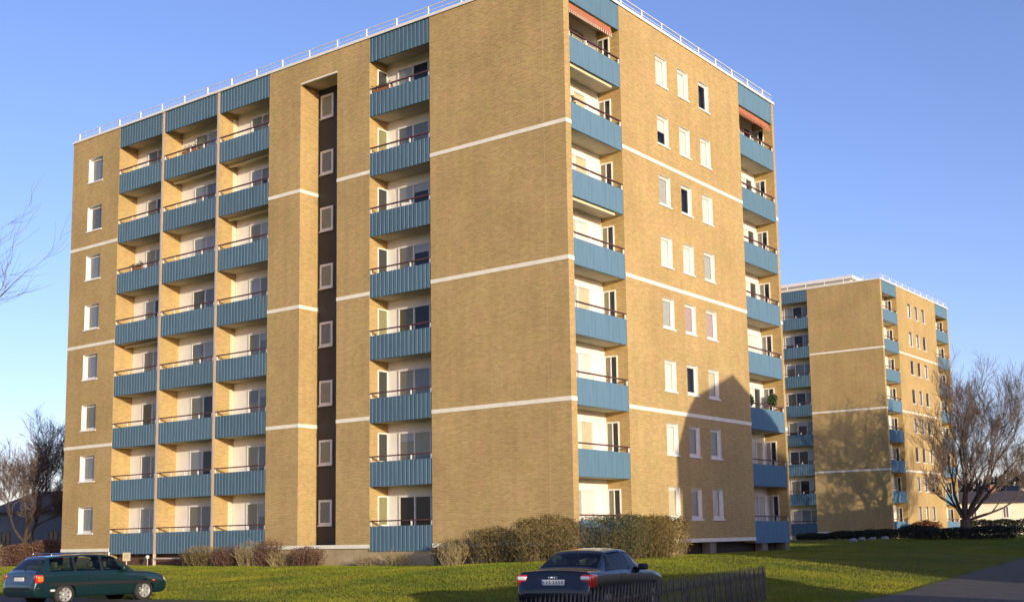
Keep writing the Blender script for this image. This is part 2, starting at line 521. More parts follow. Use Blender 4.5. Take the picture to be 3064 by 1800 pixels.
def make_block(label, origin, far=False):
    B = thing('apartment_block', label, 'apartment building', origin, group='yellow brick apartment blocks with blue balconies')
    fm = WHITE if not far else mat('brown_frame', (.10, .07, .05), .6)
    # ---- brick walls ------------------------------------------------
    mb = MB()
    holes = []
    depL, depR, depC = .24, .16, .06
    for i in range(8):
        holes.append((*WIN_L, i*FH+WZ0-.03, i*FH+WZ1))
    for a, b in BAYS_L: holes.append((a, b, -.2, ZTOP))
    # dividers between the three bays count as wall, the recess as a hole
    holes.append((REC[0], REC[1], 0.08, REC_TOP))
    facade_sheet(mb, 'L', UL, 0, 0, ZTOP, [h for h in holes if h[0] != WIN_L[0]] + [], 0, 0) if False else None
    facade_sheet(mb, 'L', UL, 0, 0.0, ZTOP, holes)
    for h in holes[:8]:
        facade_sheet(mb, 'L', h[0], h[0], h[2], h[2], [h], 0, depL)
    hr = []
    for i in range(8):
        for a, b in WIN_R: hr.append((a, b, i*FH+WZ0, i*FH+WZ1))
    hb = [(a, b, -.2, ZTOP) for a, b in BAYS_R]
    facade_sheet(mb, 'R', 0, VE, 0.0, ZTOP, hr+hb)
    for h in hr: facade_sheet(mb, 'R', h[0], h[0], h[2], h[2], [h], 0, depR)
    # side walls of the bays
    for a, b in BAYS_L:
        mb.quad((a, 0, -.2), (a, DEP, -.2), (a, DEP, ZTOP), (a, 0, ZTOP))
        mb.quad((b, 0, -.2), (b, DEP, -.2), (b, DEP, ZTOP), (b, 0, ZTOP))
    for a, b in BAYS_R:
        mb.quad((0, a, -.2), (-DEP, a, -.2), (-DEP, a, ZTOP), (0, a, ZTOP))
        mb.quad((0, b, -.2), (-DEP, b, -.2), (-DEP, b, ZTOP), (0, b, ZTOP))
    # recess jambs
    rd = 1.2
    for u in REC: mb.quad((u, 0, .08), (u, rd, .08), (u, rd, REC_TOP), (u, 0, REC_TOP))
    # rear walls
    mb.quad((UL, 0, 0), (UL, VE, 0), (UL, VE, ZTOP), (UL, 0, ZTOP))
    mb.quad((UL, VE, 0), (0, VE, 0), (0, VE, ZTOP), (UL, VE, ZTOP))
    mb.build('brick_wall', BRICK, B)
    # ---- roof, plinth, recess back ---------------------------------
    rf = MB().quad((UL, 0, ZTOP-.02), (0, 0, ZTOP-.02), (0, VE, ZTOP-.02), (UL, VE, ZTOP-.02))
    rf.build('roof', ROOFF, B)
    ed = MB()
    ed.box(UL-.06, .06, -.06, .12, ZTOP, ZTOP+.13); ed.box(-.12, .06, .12, VE+.06, ZTOP, ZTOP+.13)
    ed.box(UL-.06, UL+.12, .12, VE+.06, ZTOP, ZTOP+.13); ed.box(UL+.12, -.12, VE-.12, VE+.06, ZTOP, ZTOP+.13)
    ed.build('roof_edge', WHITE, B)
    pl = MB()
    pl.box(UL+.1, BAYS_L[0][0]+.02, .08, .5, -2, -.02)
    pl.box(BAYS_L[2][1]-.02, -7.22, .08, .5, -2, -.02)
    pl.box(-7.0, -.08, .10, .5, -2, -.02)
    pl.box(-.5, -.09, .5, 8.15, -2, -.02)
    pl.box(UL+.1, UL+.5, .5, VE-.1, -2, -.02); pl.box(UL+.5, -.5, VE-.5, VE-.1, -2, -.02)
    pl.build('plinth', PLINTH, B)
    MB().box(BAYS_L[0][0]+.02, BAYS_L[2][1]-.02, .55, .9, -2, -.21).build('basement_wall', PLINTHD, B)
    MB().box(-.9, -.6, 8.15, VE-.1, -2, -.04).build('basement_wall', mat('shaded_basement', (.05, .042, .036), .9, noise=.2, nscale=2), B)  # dark base colour holds the recess shade and the house shadow
    MB().box(-1.0, -.09, VE-.6, VE-.1, -2, -.02).build('pier', mat('pier_concrete', (.20, .18, .14), .95, noise=.2, nscale=2), B)
    MB().box(-.9, -.02, 8.15, VE-.6, -.10, -.06).build('basement_lintel', SLAB, B)
    for y in (11.0, 16.4):
        MB().box(-.5, -.09, y, y+.6, -2, -.11).build('pier', mat('pier_concrete', (.20, .18, .14), .95, noise=.2, nscale=2), B)
    # recess: dark cladding strip with windows, soffit, lintel
    MB().quad((REC[0], rd, -.2), (REC[1], rd, -.2), (REC[1], rd, REC_TOP), (REC[0], rd, REC_TOP)).build('recess_cladding', DARKCLAD, B)
    MB().quad((REC[0], .02, REC_TOP), (REC[1], .02, REC_TOP), (REC[1], rd, REC_TOP), (REC[0], rd, REC_TOP)).build('recess_soffit', SLAB, B)
    MB().box(REC[0], REC[1], -.015, .10, REC_TOP-.08, REC_TOP-.002).build('lintel', BANDW, B)
    for i in range(8):
        window_unit(B, 'L', -15.30, -14.40, i*FH+.97, i*FH+2.17, 1.22, 'o' if i in (1, 4, 7) else 'g', WHITE, sill=True) if False else None
        w0, w1, z0, z1 = -15.28, -14.42, i*FH+1.0, i*FH+2.16
        f = MB(); t = .11
        for a, b, c, e in ((w0, w0+t, z0, z1), (w1-t, w1, z0, z1), (w0+t, w1-t, z0, z0+t), (w0+t, w1-t, z1-t, z1)):
            f.box(a, b, rd-.05, rd-.003, c, e)
        o = f.build('recess_window', WHITE, B)
        MB().quad((w0+t, rd-.03, z0+t), (w1-t, rd-.03, z0+t), (w1-t, rd-.03, z1-t), (w0+t, rd-.03, z1-t)).build('pane', GLASS, o)
        MB().quad((w0+t, rd-.006, z0+t), (w1-t, rd-.006, z0+t), (w1-t, rd-.006, z1-t), (w0+t, rd-.006, z1-t)).build('curtain', CURT['c' if i % 3 else 'g'], o)
        MB().box(w0-.04, w1+.04, rd-.09, rd-.052, z0-.06, z0+.0).build('sill', WHITE, o)
    for za in range(4): MB().box(-1.085, -1.07, -.004, .02, za*2*FH+.09, min((za+1)*2*FH-.09, ZTOP-.01) if za < 3 else ZTOP-.01).build('movement_joint', mat('joint_sealant', (.50, .40, .22), .8), B)
    # ---- white string courses ---------------------------------------
    for k in range(4):
        z = k*2*FH
        z0, z1 = z-.085, z+.085
        p = -.022
        segs = [(UL-.02, BAYS_L[0][0]), (BAYS_L[2][1], REC[0]+.022), (REC[1], BAYS_L[3][0]), (BAYS_L[3][1], .022)]
        if k == 0: segs = [segs[0], (BAYS_L[2][1], BAYS_L[3][0]), segs[3]]
        for a, b in segs: MB().box(a, b, p, .06, z0, z1).build('string_course', BANDW, B)
        if k: MB().box(REC[0]-.02, REC[0]+.022, .06, rd, z0, z1).build('string_course', BANDW, B)
        for a, b in ((.06, BAYS_R[0][0]), (BAYS_R[0][1], BAYS_R[1][0]), (BAYS_R[1][1], VE+.02)):
            MB().box(-.06, .022, a, b, z0, z1).build('string_course', BANDW, B)
    # ---- punched windows ---------------------------------------------
    lw = ['w', 'w', 'c', 'w', 'w', 'w', 'g', 'w']
    for i in range(8): window_unit(B, 'L', *WIN_L, i*FH+WZ0-.03, i*FH+WZ1, depL, lw[i], WHITE)
    tab = [['c', 'g', 'w'], ['w', 'g', 'g'], ['w', 'd', 'c'], ['g', 'p', 'p'], ['w', 'w', 'g'], ['g', 'd', 'w'], ['w', 'w', 'w'], ['w', 'w', 'd']]
    for i in range(8):
        for j, (a, b) in enumerate(WIN_R):
            c = tab[i][j] if not far else random.choice('dddgw' if i != 6 else 'dww')
            window_unit(B, 'R', a, b, i*FH+WZ0, i*FH+WZ1, depR, c, fm, half=(i == 6 and j == 0 and not far))
    # ---- balconies -----------------------------------------------------
    rnd = random.Random(5 if far else 3)
    bays = [('L', a, b, n) for n, (a, b) in enumerate(BAYS_L)] + [('R', a, b, n+4) for n, (a, b) in enumerate(BAYS_R)]
    for face, a, b, n in bays:
        w = b-a
        q = MB().quad(to3(face, a, DEP, -.2), to3(face, b, DEP, -.2), to3(face, b, DEP, ZTOP-.5), to3(face, a, DEP, ZTOP-.5))
        q.build('back_wall', WALLW, B)
        for i in range(8):
            z = i*FH
            def slab():
                m_ = MB(); fbox(m_, face, .002, w-.002, .10, DEP-.002, -.2, -.02); return m_.mesh('balcony', SLAB)
            o = put('balcony', cached(('slab', face, round(w, 2)), slab), B, to3(face, a, 0, z))
            def pan():
                if face == 'L': m_ = corrugated(w-.03, -.22, .86); m_.v = [(x+.015, y+.015, zz) for x, y, zz in m_.v]; return m_.mesh('balcony_panel', BLUE)
                m_ = MB(); m_.box(-.06, -.012, .015, w-.015, -.22, .86); return m_.mesh('balcony_panel', BLUEF)
            put('balcony_panel', cached(('pan', face, round(w, 2)), pan), o)
            def rail():
                m_ = MB(); fbox(m_, face, .0, w, .0, .075, 1.06, 1.115); return m_.mesh('handrail', RAIL)
            put('handrail', cached(('rail', face, round(w, 2)), rail), o)
            nb = 4 if w > 4 else 3
            def br():
                m_ = MB(); fbox(m_, face, -.03, .03, .02, .06, .865, 1.058); return m_.mesh('bracket', WHITE)
            for k in range(nb+1):
                put('bracket', cached(('br', face), br), o, to3(face, min(max(w*k/nb, .05), w-.05), 0, 0))
            # glazing
            if face == 'L' and n < 3:
                s = {0: 1.02, 1: 1.18, 2: 1.12}[n]
                cs = [rnd.choice('cccwoc'), rnd.choice('dcgcw'), rnd.choice('dggo')]
                if n == 2 and i < 3: cs = ['c', 'g', 'g']
                if not far: balcony_door(B, face, a+s, b-.1, z-.01, DEP, cs, bl=rnd)
                else: balcony_door(B, face, a+s, b-.1, z-.01, DEP, cs)
            elif face == 'L':
                cs = [rnd.choice('ccod'), rnd.choice('dgd'), 'g']
                balcony_door(B, face, a+.72, b-.1, z-.01, DEP, cs, bl=rnd)
            elif n == 4:
                balcony_door(B, face, a+.9, a+2.75, z-.01, DEP, [rnd.choice('cgw'), rnd.choice('cwcw')])
            else:
                balcony_door(B, face, a+1.2, a+3.5, z-.01, DEP, ['c', rnd.choice('ww'), rnd.choice('wcd')])
            # window in the return wall
            if n in (3, 4, 5):
                lo = (i == 0 or i == 3)
                if face == 'L':
                    x = a+.004
                    f = MB()
                    for y0, y1, c, e in ((.50, .55, .88, 2.2), (1.09, 1.14, .88, 2.2), (.55, 1.09, .88, .94), (.55, 1.09, 2.14, 2.2)): f.box(x, x+.045, y0, y1, z+c, z+e)
                    g = f.build('side_window', WHITE, B)
                    MB().quad((x+.02, .55, z+.94), (x+.02, 1.09, z+.94), (x+.02, 1.09, z+2.14), (x+.02, .55, z+2.14)).build('pane', GLASS, g)
                    MB().quad((x+.006, .55, z+.94), (x+.006, 1.09, z+.94), (x+.006, 1.09, z+2.14), (x+.006, .55, z+2.14)).build('blind_or_room', ROOM if i % 3 else CURT['o'], g)  # most are dark sheets standing in for the unlit room
                else:
                    y = b-.004
                    f = MB()
                    for d0, d1, c, e in ((.50, .55, .1, 2.2), (1.09, 1.14, .1, 2.2), (.80, .84, .16, 2.14), (.55, 1.09, .1, .16), (.55, 1.09, 2.14, 2.2)): f.box(-d1, -d0, y-.045, y, z+c, z+e)
                    g = f.build('side_window', WHITE, B)
                    MB().quad((-1.09, y-.02, z+.16), (-.55, y-.02, z+.16), (-.55, y-.02, z+2.14), (-1.09, y-.02, z+2.14)).build('pane', GLASS, g)
                    MB().quad((-.84, y-.006, z+.16), (-1.09, y-.006, z+.16), (-1.09, y-.006, z+2.14), (-.84, y-.006, z+2.14)).build('blind_or_room', CURT['c' if n == 4 else 'w'], g)
                    MB().quad((-.55, y-.006, z+.16), (-.80, y-.006, z+.16), (-.80, y-.006, z+2.14), (-.55, y-.006, z+2.14)).build('dark_room_sheet', ROOM, g)  # dark sheet paints in the unlit room behind the glass
            if n == 2:
                MB().box(a+.003, a+.03, .86, 1.13, z+.02, z+2.3).build('door_lining', CURT['c'], B)
            # folded awning boxes under some soffits
            if (not far) and ((n == 4 and i == 6) or (n == 4 and i == 4) or (n == 2 and i in (5, 6)) or (n == 1 and i == 6) or (n == 0 and i == 3)):
                ab = MB(); fbox(ab, face, .1, w-.5, .14 if face == 'R' else .55, .24 if face == 'R' else .65, -.34, -.21)
                ab.build('awning_box', mat('cream_box', (.72, .64, .42), .6), B, to3(face, a, 0, z+FH))
        # top fascia and roof slab over the bay
        m_ = MB(); fbox(m_, face, .002, w-.002, .10, DEP-.002, 22.2, 22.38); m_.build('roof_slab', SLAB, B, to3(face, a, 0, 0))
        if face == 'L':
            m_ = corrugated(w-.03, 21.98, ZTOP-.01); m_.v = [(x+.015, y+.015, zz) for x, y, zz in m_.v]
            m_.build('fascia_panel', BLUE, B, to3(face, a, 0, 0))
        else:
            MB().box(-.06, -.012, .015, w-.015, 21.98, ZTOP-.01).build('fascia_panel', BLUEF, B, to3(face, a, 0, 0))
    # ---- roof railing ----------------------------------------------------
    rr = MB()
    zr = ZTOP+.52
    rr.tube([(UL+.05, .05, zr), (-.05, .05, zr)], .022, 5); rr.tube([(-.05, .05, zr), (-.05, VE-.05, zr)], .022, 5)
    rr.tube([(UL+.05, .05, zr-.2), (-.05, .05, zr-.2)], .016, 5); rr.tube([(-.05, .05, zr-.2), (-.05, VE-.05, zr-.2)], .016, 5)
    ro = rr.build('roof_railing', WHITE, B)
    pm = MB().tube([(0, 0, ZTOP+.13), (0, 0, zr)], .035, 6).mesh('railing_post', WHITE)
    u = -33.9
    while u < 0: put('railing_post', pm, ro, (u, .05, 0)); u += 1.9
    v = 1.0
    while v < VE: put('railing_post', pm, ro, (-.05, v, 0)); v += 1.75
    if not far:
        # lightweight downpipes beside the bays
        for x in (BAYS_L[0][0]+.05,): MB().tube([(x, -.03, -.1), (x, -.03, -.9)], .04, 6).build('downpipe', WHITE, B)
        aw = mat('orange_awning', (.42, .16, .08), .8, noise=.1, nscale=6)
        awl = mat('awning_valance', (.62, .42, .30), .8)
        for n, (a, b) in enumerate(BAYS_R):
            mbw = MB(); w = b-a-.5 if n == 0 else b-a-.2
            mbw.quad((-.14, a+.06, 22.0), (-.14, a+w, 22.0), (-.02, a+w, 21.62), (-.02, a+.06, 21.62))
            o = mbw.build('awning', aw, B)
            vm = MB(); k = 22; s = (w-.06)/k
            for j in range(k):
                y0 = a+.06+j*s
                vm.quad((-.02, y0, 21.62), (-.02, y0+s*.6, 21.62), (-.015, y0+s*.6, 21.47), (-.015, y0, 21.47))
            vm.build('valance', awl if n == 0 else aw, o)
    else:
        ph = MB(); ph.box(-26, -5.2, 6.2, 13, ZTOP-.02, ZTOP+1.75)
        o = ph.build('penthouse', mat('pale_render', (.66, .60, .46), .8, noise=.08, nscale=1), B)
        MB().box(-26.3, -4.9, 5.9, 13.3, ZTOP+1.75, ZTOP+2.1).build('penthouse_roof', WHITE, o)
        for x in (-17, -11): MB().box(x, x+2.4, 6.15, 6.199, ZTOP+.5, ZTOP+1.4).build('penthouse_window', mat('brick_red_frame', (.25, .12, .07), .6), o)
    return B

make_block('tall yellow brick apartment block filling the picture, blue balconies and white string courses', (0, 0, 0))
make_block('farther yellow brick apartment block with white rooftop penthouse, behind the bare tree', (-12.03, 67.75, .2), far=True)

# ------------------------------------------------------------------ small fittings under the bays
CREAM = mat('cream_post', (.60, .48, .36), .8, noise=.08, nscale=2)
blk = bpy.data.objects['apartment_block']
for x in (-26.08, -21.55):
    MB().box(x-.075, x+.075, -.014, .06, -1.2, ZTOP-.01).build('divider_edge', CREAM, blk)
t = thing('barrier_rail', 'low pale pipe rail in front of the dark basement wall', 'rail', (-26.0, -.15, tz(-26, -.15)))
MB().tube([(0.1, 0, .36), (2.5, 0, .36)], .045, 8).build('rail', CREAM, t)
pm = MB().tube([(0, 0, -.1), (0, 0, .58)], .045, 8).mesh('post', CREAM)
put('post', pm, t, (2.5, 0, 0)); put('post', pm, t, (.1, 0, 0))
t = thing('globe_lamp', 'small white globe lamp by the foot of the balcony divider', 'lamp', (-26.45, -.12, tz(-26.45, -.12)))
MB().tube([(0, 0, -.1), (0, 0, .36)], .025, 8).build('post', CREAM, t)
MB().lathe([(0.001, .34), (.07, .36), (.1, .44), (.07, .52), (.001, .54)], 14, 'z').build('globe', WHITE, t, smooth=True)
t = thing('small_sign', 'small cream notice board on a post below the left balconies', 'sign', (-26.95, -1.0, tz(-26.95, -1)), R(25))
MB().tube([(0, 0, -.1), (0, 0, .36)], .03, 8).build('post', CREAM, t)
bm = MB().box(-.19, .19, -.02, .02, .30, .66).build('board', mat('cream_board', (.55, .47, .28), .7), t)
fr = MB()
for a, b, c, e in ((-.20, .20, .66, .69), (-.20, .20, .27, .30), (-.20, -.17, .30, .66), (.17, .20, .30, .66)): fr.box(a, b, -.03, .03, c, e)
fr.build('frame', CREAM, t)
for z in (.56, .48, .41): MB().box(-.12, .12, -.024, -.0205, z, z+.035).build('notice_line', mat('faded_print', (.30, .25, .15), .8), bm)

# potted plants on two balconies
LEAFP = mat('pot_plant_leaf', (.04, .075, .02), .7, noise=.3, nscale=20)
def leaf_cloud(n, fn, size, m, name='foliage', flat=.0):
    V = np.zeros((n*4, 3), np.float32)
    c = fn(n)
    d = rng.normal(size=(n, 3)); d /= np.linalg.norm(d, axis=1)[:, None]
    e = rng.normal(size=(n, 3)); e -= d*(d*e).sum(1)[:, None]; e /= np.linalg.norm(e, axis=1)[:, None]
    s = size*(.6+.8*rng.random(n))[:, None]
    V[0::4] = c-d*s; V[1::4] = c-e*s*.5; V[2::4] = c+d*s; V[3::4] = c+e*s*.5
    return fast_mesh(name, V, n, 4, m)
def pot(x, y, z, h, lab):
    t = thing('potted_plant', lab, 'plant', (x, y, z))
    MB().lathe([(.001, 0), (.13, 0), (.17, .28), (.15, .28), (.001, .25)], 16, 'z').build('pot', mat('terracotta', (.30, .12, .06), .8), t)
    MB().tube([(0, 0, .2), (.02, 0, h*.6)], .015, 5).build('stem', BARK, t)
    def f(n):
        p = rng.normal(size=(n, 3)); p /= np.linalg.norm(p, axis=1)[:, None]; p *= (rng.random(n)**.4)[:, None]
        return p*np.array([.27, .25, .36])+np.array([0, 0, h*.75])
    put('foliage', leaf_cloud(420, f, .075, LEAFP), t)
pot(-.45, 19.0, 2*FH+.0, 2.0, 'bushy green potted plant on the balcony just above the shadow line')
pot(-.45, 16.2, 2*FH+.0, 1.7, 'smaller dark potted plant at the left of the same right-hand balcony')

def flower_box(x0, x1, z, lab):
    t = thing('flower_box', lab, 'flower box', ((x0+x1)/2, .16, z))
    w = (x1-x0)/2
    MB().box(-w, w, -.08, .08, .90, 1.04).build('box', mat('terracotta', (.30, .12, .06), .8), t)
    def f(n): return np.stack([rng.uniform(-w, w, n), rng.normal(0, .07, n), 1.06+np.abs(rng.normal(0, .12, n))], -1)
    put('foliage', leaf_cloud(160, f, .05, LEAFP), t)
flower_box(-10.7, -9.6, 7*FH, 'row of dark plants behind the rail of the topmost balcony in the separate column')
flower_box(-24.6, -23.4, 7*FH, 'short row of plants on the topmost balcony of the middle column at left')
flower_box(-28.9, -27.9, 5*FH, 'short row of plants on a balcony of the outermost left column')
CHAIRP = mat('garden_chair', (.62, .60, .54), .6)
def chair(x, y, z, rz, lab):
    t = thing('balcony_chair', lab, 'chair', (x, y, z), rz)
    MB().box(-.24, .24, -.24, .24, .40, .45).build('seat', CHAIRP, t)
    MB().box(-.24, .24, .19, .24, .452, 1.25).build('backrest', CHAIRP, t)
    for a in (-.2, .2):
        for b in (-.2, .2): MB().box(a-.02, a+.02, b-.02, b+.02, -.02, .398).build('leg', CHAIRP, t)
chair(-9.2, .55, 5*FH, .4, 'pale chair back above the rail of a balcony in the separate column')
chair(-23.0, .55, 3*FH, -.3, 'pale chair back above the rail of a balcony in the middle left column')
pot(-.5, 1.0, 6*FH, 1.45, 'dark potted plant on a high balcony next to the building corner')

# ------------------------------------------------------------------ trees
def grow(tr, tw, p, d, L, r, lvl, maxl, rr, up=.25, wob=.16, spread=.55, kids=(3, 5), shrink=.62, kmin=.0075):
    n = 5 if lvl < 2 else (4 if lvl < maxl else 3)
    pts = [Vector(p)]; rad = [r]; dd = Vector(d).normalized()
    for i in range(n):
        dd = (dd + Vector((rr.gauss(0, wob), rr.gauss(0, wob), rr.gauss(0, wob)+up*.3))).normalized()
        pts.append(pts[-1]+dd*L/n); rad.append(max(r*(1-.72*(i+1)/n), kmin))
    (tr if lvl < 2 else tw).tube(pts, rad, 7 if lvl < 1 else (5 if lvl < 2 else 3), cap=False)
    if lvl >= maxl: return
    k = rr.randint(*kids) + (2 if lvl >= 1 else 0)
    for j in range(k):
        f = rr.uniform(.25, 1.0) if j else 1.0
        q = f*n; i = min(int(q), n-1); pos = pts[i].lerp(pts[i+1], q-i)
        base = (pts[i+1]-pts[i]).normalized()
        a = rr.uniform(0, 2*PI); u = base.orthogonal().normalized(); v = base.cross(u)
        nd = (base + (u*math.cos(a)+v*math.sin(a))*rr.uniform(spread*.6, spread*1.2)).normalized()
        grow(tr, tw, pos, nd, L*shrink*rr.uniform(.75, 1.15), max(rad[i]*.62, .009), lvl+1, maxl, rr, up, wob, spread, kids, shrink, kmin)

def bare_tree(label, loc, limbs, seed, trunk_h, trunk_r, maxl=4, group=None, name='bare_tree', bark=BARK, twig=TWIG, lean=(0, 0), **kw):
    rr = random.Random(seed)
    t = thing(name, label, 'tree', loc, 0, group)
    tr, tw = MB(), MB()
    top = Vector((lean[0], lean[1], trunk_h))
    tr.tube([(0, 0, -.4), (0, 0, .05), tuple(top*.5), tuple(top)], [trunk_r*1.6, trunk_r*1.15, trunk_r, trunk_r*.9], 10)
    for (dx, dy, dz, L, rad, h) in limbs:
        grow(tr, tw, top*h, Vector((dx, dy, dz)), L, rad, 0, maxl, rr, **kw)
    tr.build('trunk', bark, t, smooth=True)
    tw.build('crown', twig, t)
    return t
CR = Vector((.807, .590, 0)); CF = Vector((-.588, .809, 0))   # right / away, seen from the street
def limb(side, away, up, L, r, h=1.0):
    v = CR*side+CF*away; return (v.x, v.y, up, L, r, h)
big = [limb(-.55, .1, 1.1, 5.6, .17), limb(-.25, -.3, 1.2, 6.2, .18), limb(.02, .35, 1.3, 6.8, .20), limb(.3, -.2, 1.15, 6.6, .19), limb(.62, .25, 1.0, 6.6, .18), limb(1.05, -.1, .95, 6.4, .17), limb(1.35, .2, .75, 5.6, .14, .9), limb(-.85, -.1, .95, 4.4, .12, .85), limb(.5, .6, 1.2, 6, .15)]
bare_tree('large spreading bare tree in front of the farther block, thick limbs fanning out', (-4.5, 63.6, tz(-4.5, 63.6)), big, 4, 1.5, .42, maxl=4, lean=(.15, .1), up=.42, spread=.54, kids=(4, 5), shrink=.615, kmin=.009)
bare_tree('bare tree left of the block, tall middle stem, in front of the dark house', (-48.3, 6.0, tz(-48, 6)), [limb(-.5, .1, 1.2, 3.8, .13), limb(-.1, .2, 1.5, 4.5, .16), limb(.25, -.2, 1.4, 4.0, .14), limb(.65, .1, 1.1, 3.2, .11), limb(-.9, -.1, .9, 3.0, .10)], 8, 1.9, .30, maxl=4, up=.35, spread=.55, kids=(4, 6), shrink=.62)
bare_tree('dense bare tree right beside the left end of the apartment block', (-46.6, 8.6, tz(-46, 8)), [limb(-.3, .1, 1.4, 3.1, .13), limb(.1, .2, 1.5, 3.3, .14), limb(.5, -.2, 1.2, 2.9, .12), limb(-.7, 0, 1.1, 2.7, .1)], 21, 1.8, .22, maxl=4, up=.35, spread=.55, kids=(4, 5), shrink=.6)
bare_tree('bare tree at the left picture edge, only thin branch tips showing', (-27.9, -13.6, tz(-28, -13.6)), [limb(.55, .1, .55, 4.6, .10, .55), limb(.45, -.1, 1.0, 6.4, .15), limb(-.2, .3, 1.4, 6.6, .16), limb(.3, .2, 1.4, 6.6, .14), limb(-.7, -.1, 1.0, 5.6, .13), limb(.1, -.4, 1.0, 5, .12)], 5, 6.2, .30, maxl=3, up=.3, spread=.6, kids=(2, 4), shrink=.6, kmin=.004)

# ------------------------------------------------------------------ shrubs and hedges
def shrub(label, x, y, rx, ry, h, nst, nleaf, stem_m, leaf_m, group=None, name='shrub', size=.035, lean=.35, rot=0, fill=.55, cat='shrub', top=.08):
    t = thing(name, label, cat, (x, y, tz(x, y)), rot, group)
    mb = MB()
    for i in range(nst):
        a = rng.random()*2*PI; q = rng.random()**.5
        bx, by = .75*rx*q*math.cos(a), .75*ry*q*math.sin(a)
        hh = h*(1-.35*q*q)*rng.uniform(.6, 1.12)
        dx, dy = rng.normal(0, .12)+lean*math.cos(a)*q*rx*.8, rng.normal(0, .12)+lean*math.sin(a)*q*ry*.8
        p0 = Vector((bx, by, -.05)); p2 = Vector((bx+dx, by+dy, hh)); p1 = p0.lerp(p2, .5)+Vector((rng.normal(0, .06), rng.normal(0, .06), .06))
        mb.tube([p0, p1, p2], [.014, .010, .005], 3, cap=False)
        for j in range(3):
            f = rng.uniform(.35, .95); b = p0.lerp(p2, f)
            e = b+Vector((rng.normal(0, .16), rng.normal(0, .16), rng.uniform(.1, .32)))
            mb.tube([b, e], [.007, .004], 3, cap=False)
    mb.build('stems', stem_m, t)
    if nleaf:
        def f(n):
            a = rng.random(n)*2*PI; q = rng.random(n)**.5
            z = h*(fill + (1-fill)*rng.random(n)) if False else h*(1-(1-.12)*rng.random(n)**1.4)
            lump = 1+.12*np.sin(3*a+x)+.08*np.sin(7*a)
            k = np.sqrt(np.clip(1-(np.abs(z/h-.5)/.6)**5, .05, 1))
            z = z*(1-top*q*q)*(1+.05*np.sin(2.3*x+5*q*np.cos(a))+.04*np.sin(11*q*np.sin(a)))
            return np.stack([rx*q*lump*k*np.cos(a), ry*q*lump*k*np.sin(a), z], -1)
        put('foliage', leaf_cloud(nleaf, f, size, leaf_m), t)
    return t
ST_O = mat('olive_stem', (.17, .125, .045), .9, noise=.3, nscale=5)
LF_O = mat('olive_leaf', (.155, .112, .028), .85, noise=.35, nscale=3)
LF_G = mat('greenish_leaf', (.075, .085, .03), .85, noise=.3, nscale=3)
ST_R = mat('red_stem', (.15, .08, .05), .9, noise=.3, nscale=5)
LF_R = mat('red_leaf', (.15, .078, .042), .85, noise=.3, nscale=4)
ST_Y = mat('straw_stem', (.36, .28, .13), .9, noise=.25, nscale=5)
LF_Y = mat('straw_leaf', (.24, .18, .07), .85, noise=.3, nscale=4)
LF_D = mat('dark_evergreen', (.022, .030, .014), .85, noise=.3, nscale=4)
LF_OR = mat('orange_hedge_leaf', (.20, .085, .025), .85, noise=.3, nscale=3)
HG = 'clipped brown hedge round the corner of the block'
shrub('low outermost hedge bush at the left end, against bare brick', -4.3, -2.0, .95, .7, .95, 70, 1900, ST_O, LF_O, HG, 'hedge_bush')
shrub('hedge bush rising from low to full height, left of the corner', -2.3, -2.1, 1.25, .9, 1.32, 110, 4200, ST_O, LF_O, HG, 'hedge_bush')
shrub('tall hedge bush straight below the corner of the block', .3, -2.3, 1.5, 1.1, 1.62, 150, 6500, ST_O, LF_O, HG, 'hedge_bush')
shrub('greyer green hedge bush hiding the ground floor balcony', 2.0, -.3, 1.35, 1.2, 1.62, 130, 6000, ST_O, LF_G, HG, 'hedge_bush')
shrub('tall hedge bush between the ground floor balcony and the windows', 2.1, 1.9, 1.1, 1.25, 1.62, 130, 5600, ST_O, LF_O, HG, 'hedge_bush')
shrub('sunlit rounded hedge bush at the right end below the first window', 2.0, 3.5, .95, 1.15, 1.55, 130, 5000, ST_Y, LF_O, HG, 'hedge_bush')
shrub('thin straw coloured shrub with bare twigs in front of the hedge', -3.3, -3.2, .55, .5, 1.0, 60, 120, ST_Y, LF_Y)
LG = 'low shrubs along the foot of the left balconies'
shrub('rounded straw and brown shrub, first of the row by the basement', -20.5, -1.3, 1.2, .75, .95, 90, 1500, ST_O, LF_Y, LG)
shrub('reddish shrub in the middle below the third balcony column', -18.7, -1.3, .9, .7, .9, 90, 1000, ST_R, LF_R, LG)
shrub('pale straw shrub with upright stems below the brick strip', -17.1, -1.25, .95, .7, 1.12, 110, 500, ST_Y, LF_Y, LG)
shrub('tallest reddish brown shrub at the edge of the balcony columns', -16.0, -1.15, .75, .6, 1.18, 100, 700, ST_R, LF_R, LG)
shrub('low twiggy straw shrub in front of the pale plinth', -15.0, -1.3, .8, .6, .6, 90, 200, ST_Y, LF_Y, LG)
shrub('rounded red shrub at the right end of the row', -13.4, -1.3, .95, .7, .82, 110, 1300, ST_R, LF_R, LG)
shrub('brownish shrub by the dark basement wall, beside the rail', -22.4, -.7, .6, .45, .62, 50, 700, ST_R, LF_R, LG)
shrub('small sparse straw tuft below the separate balcony column', -8.4, -.9, .75, .45, .55, 60, 60, ST_Y, LF_Y)
shrub('tiny sparse straw tuft against the plinth', -10.2, -.8, .55, .4, .42, 40, 40, ST_Y, LF_Y)
RG = 'red brown hedge beyond the green estate car'
for i, (x, y, h, lab) in enumerate([(-45.2, 1.6, 1.7, 'yellowish shrub at the very left edge of the picture'), (-43.6, 3.0, 1.5, 'red brown shrub behind the roof of the estate car'), (-41.8, 3.8, 1.6, 'red brown shrub touching the left end of the block')]):
    shrub(lab, x, y, 1.3, 1.0, h, 90, 2600, ST_Y if i == 0 else ST_R, LF_Y if i == 0 else LF_R, RG, size=.06)
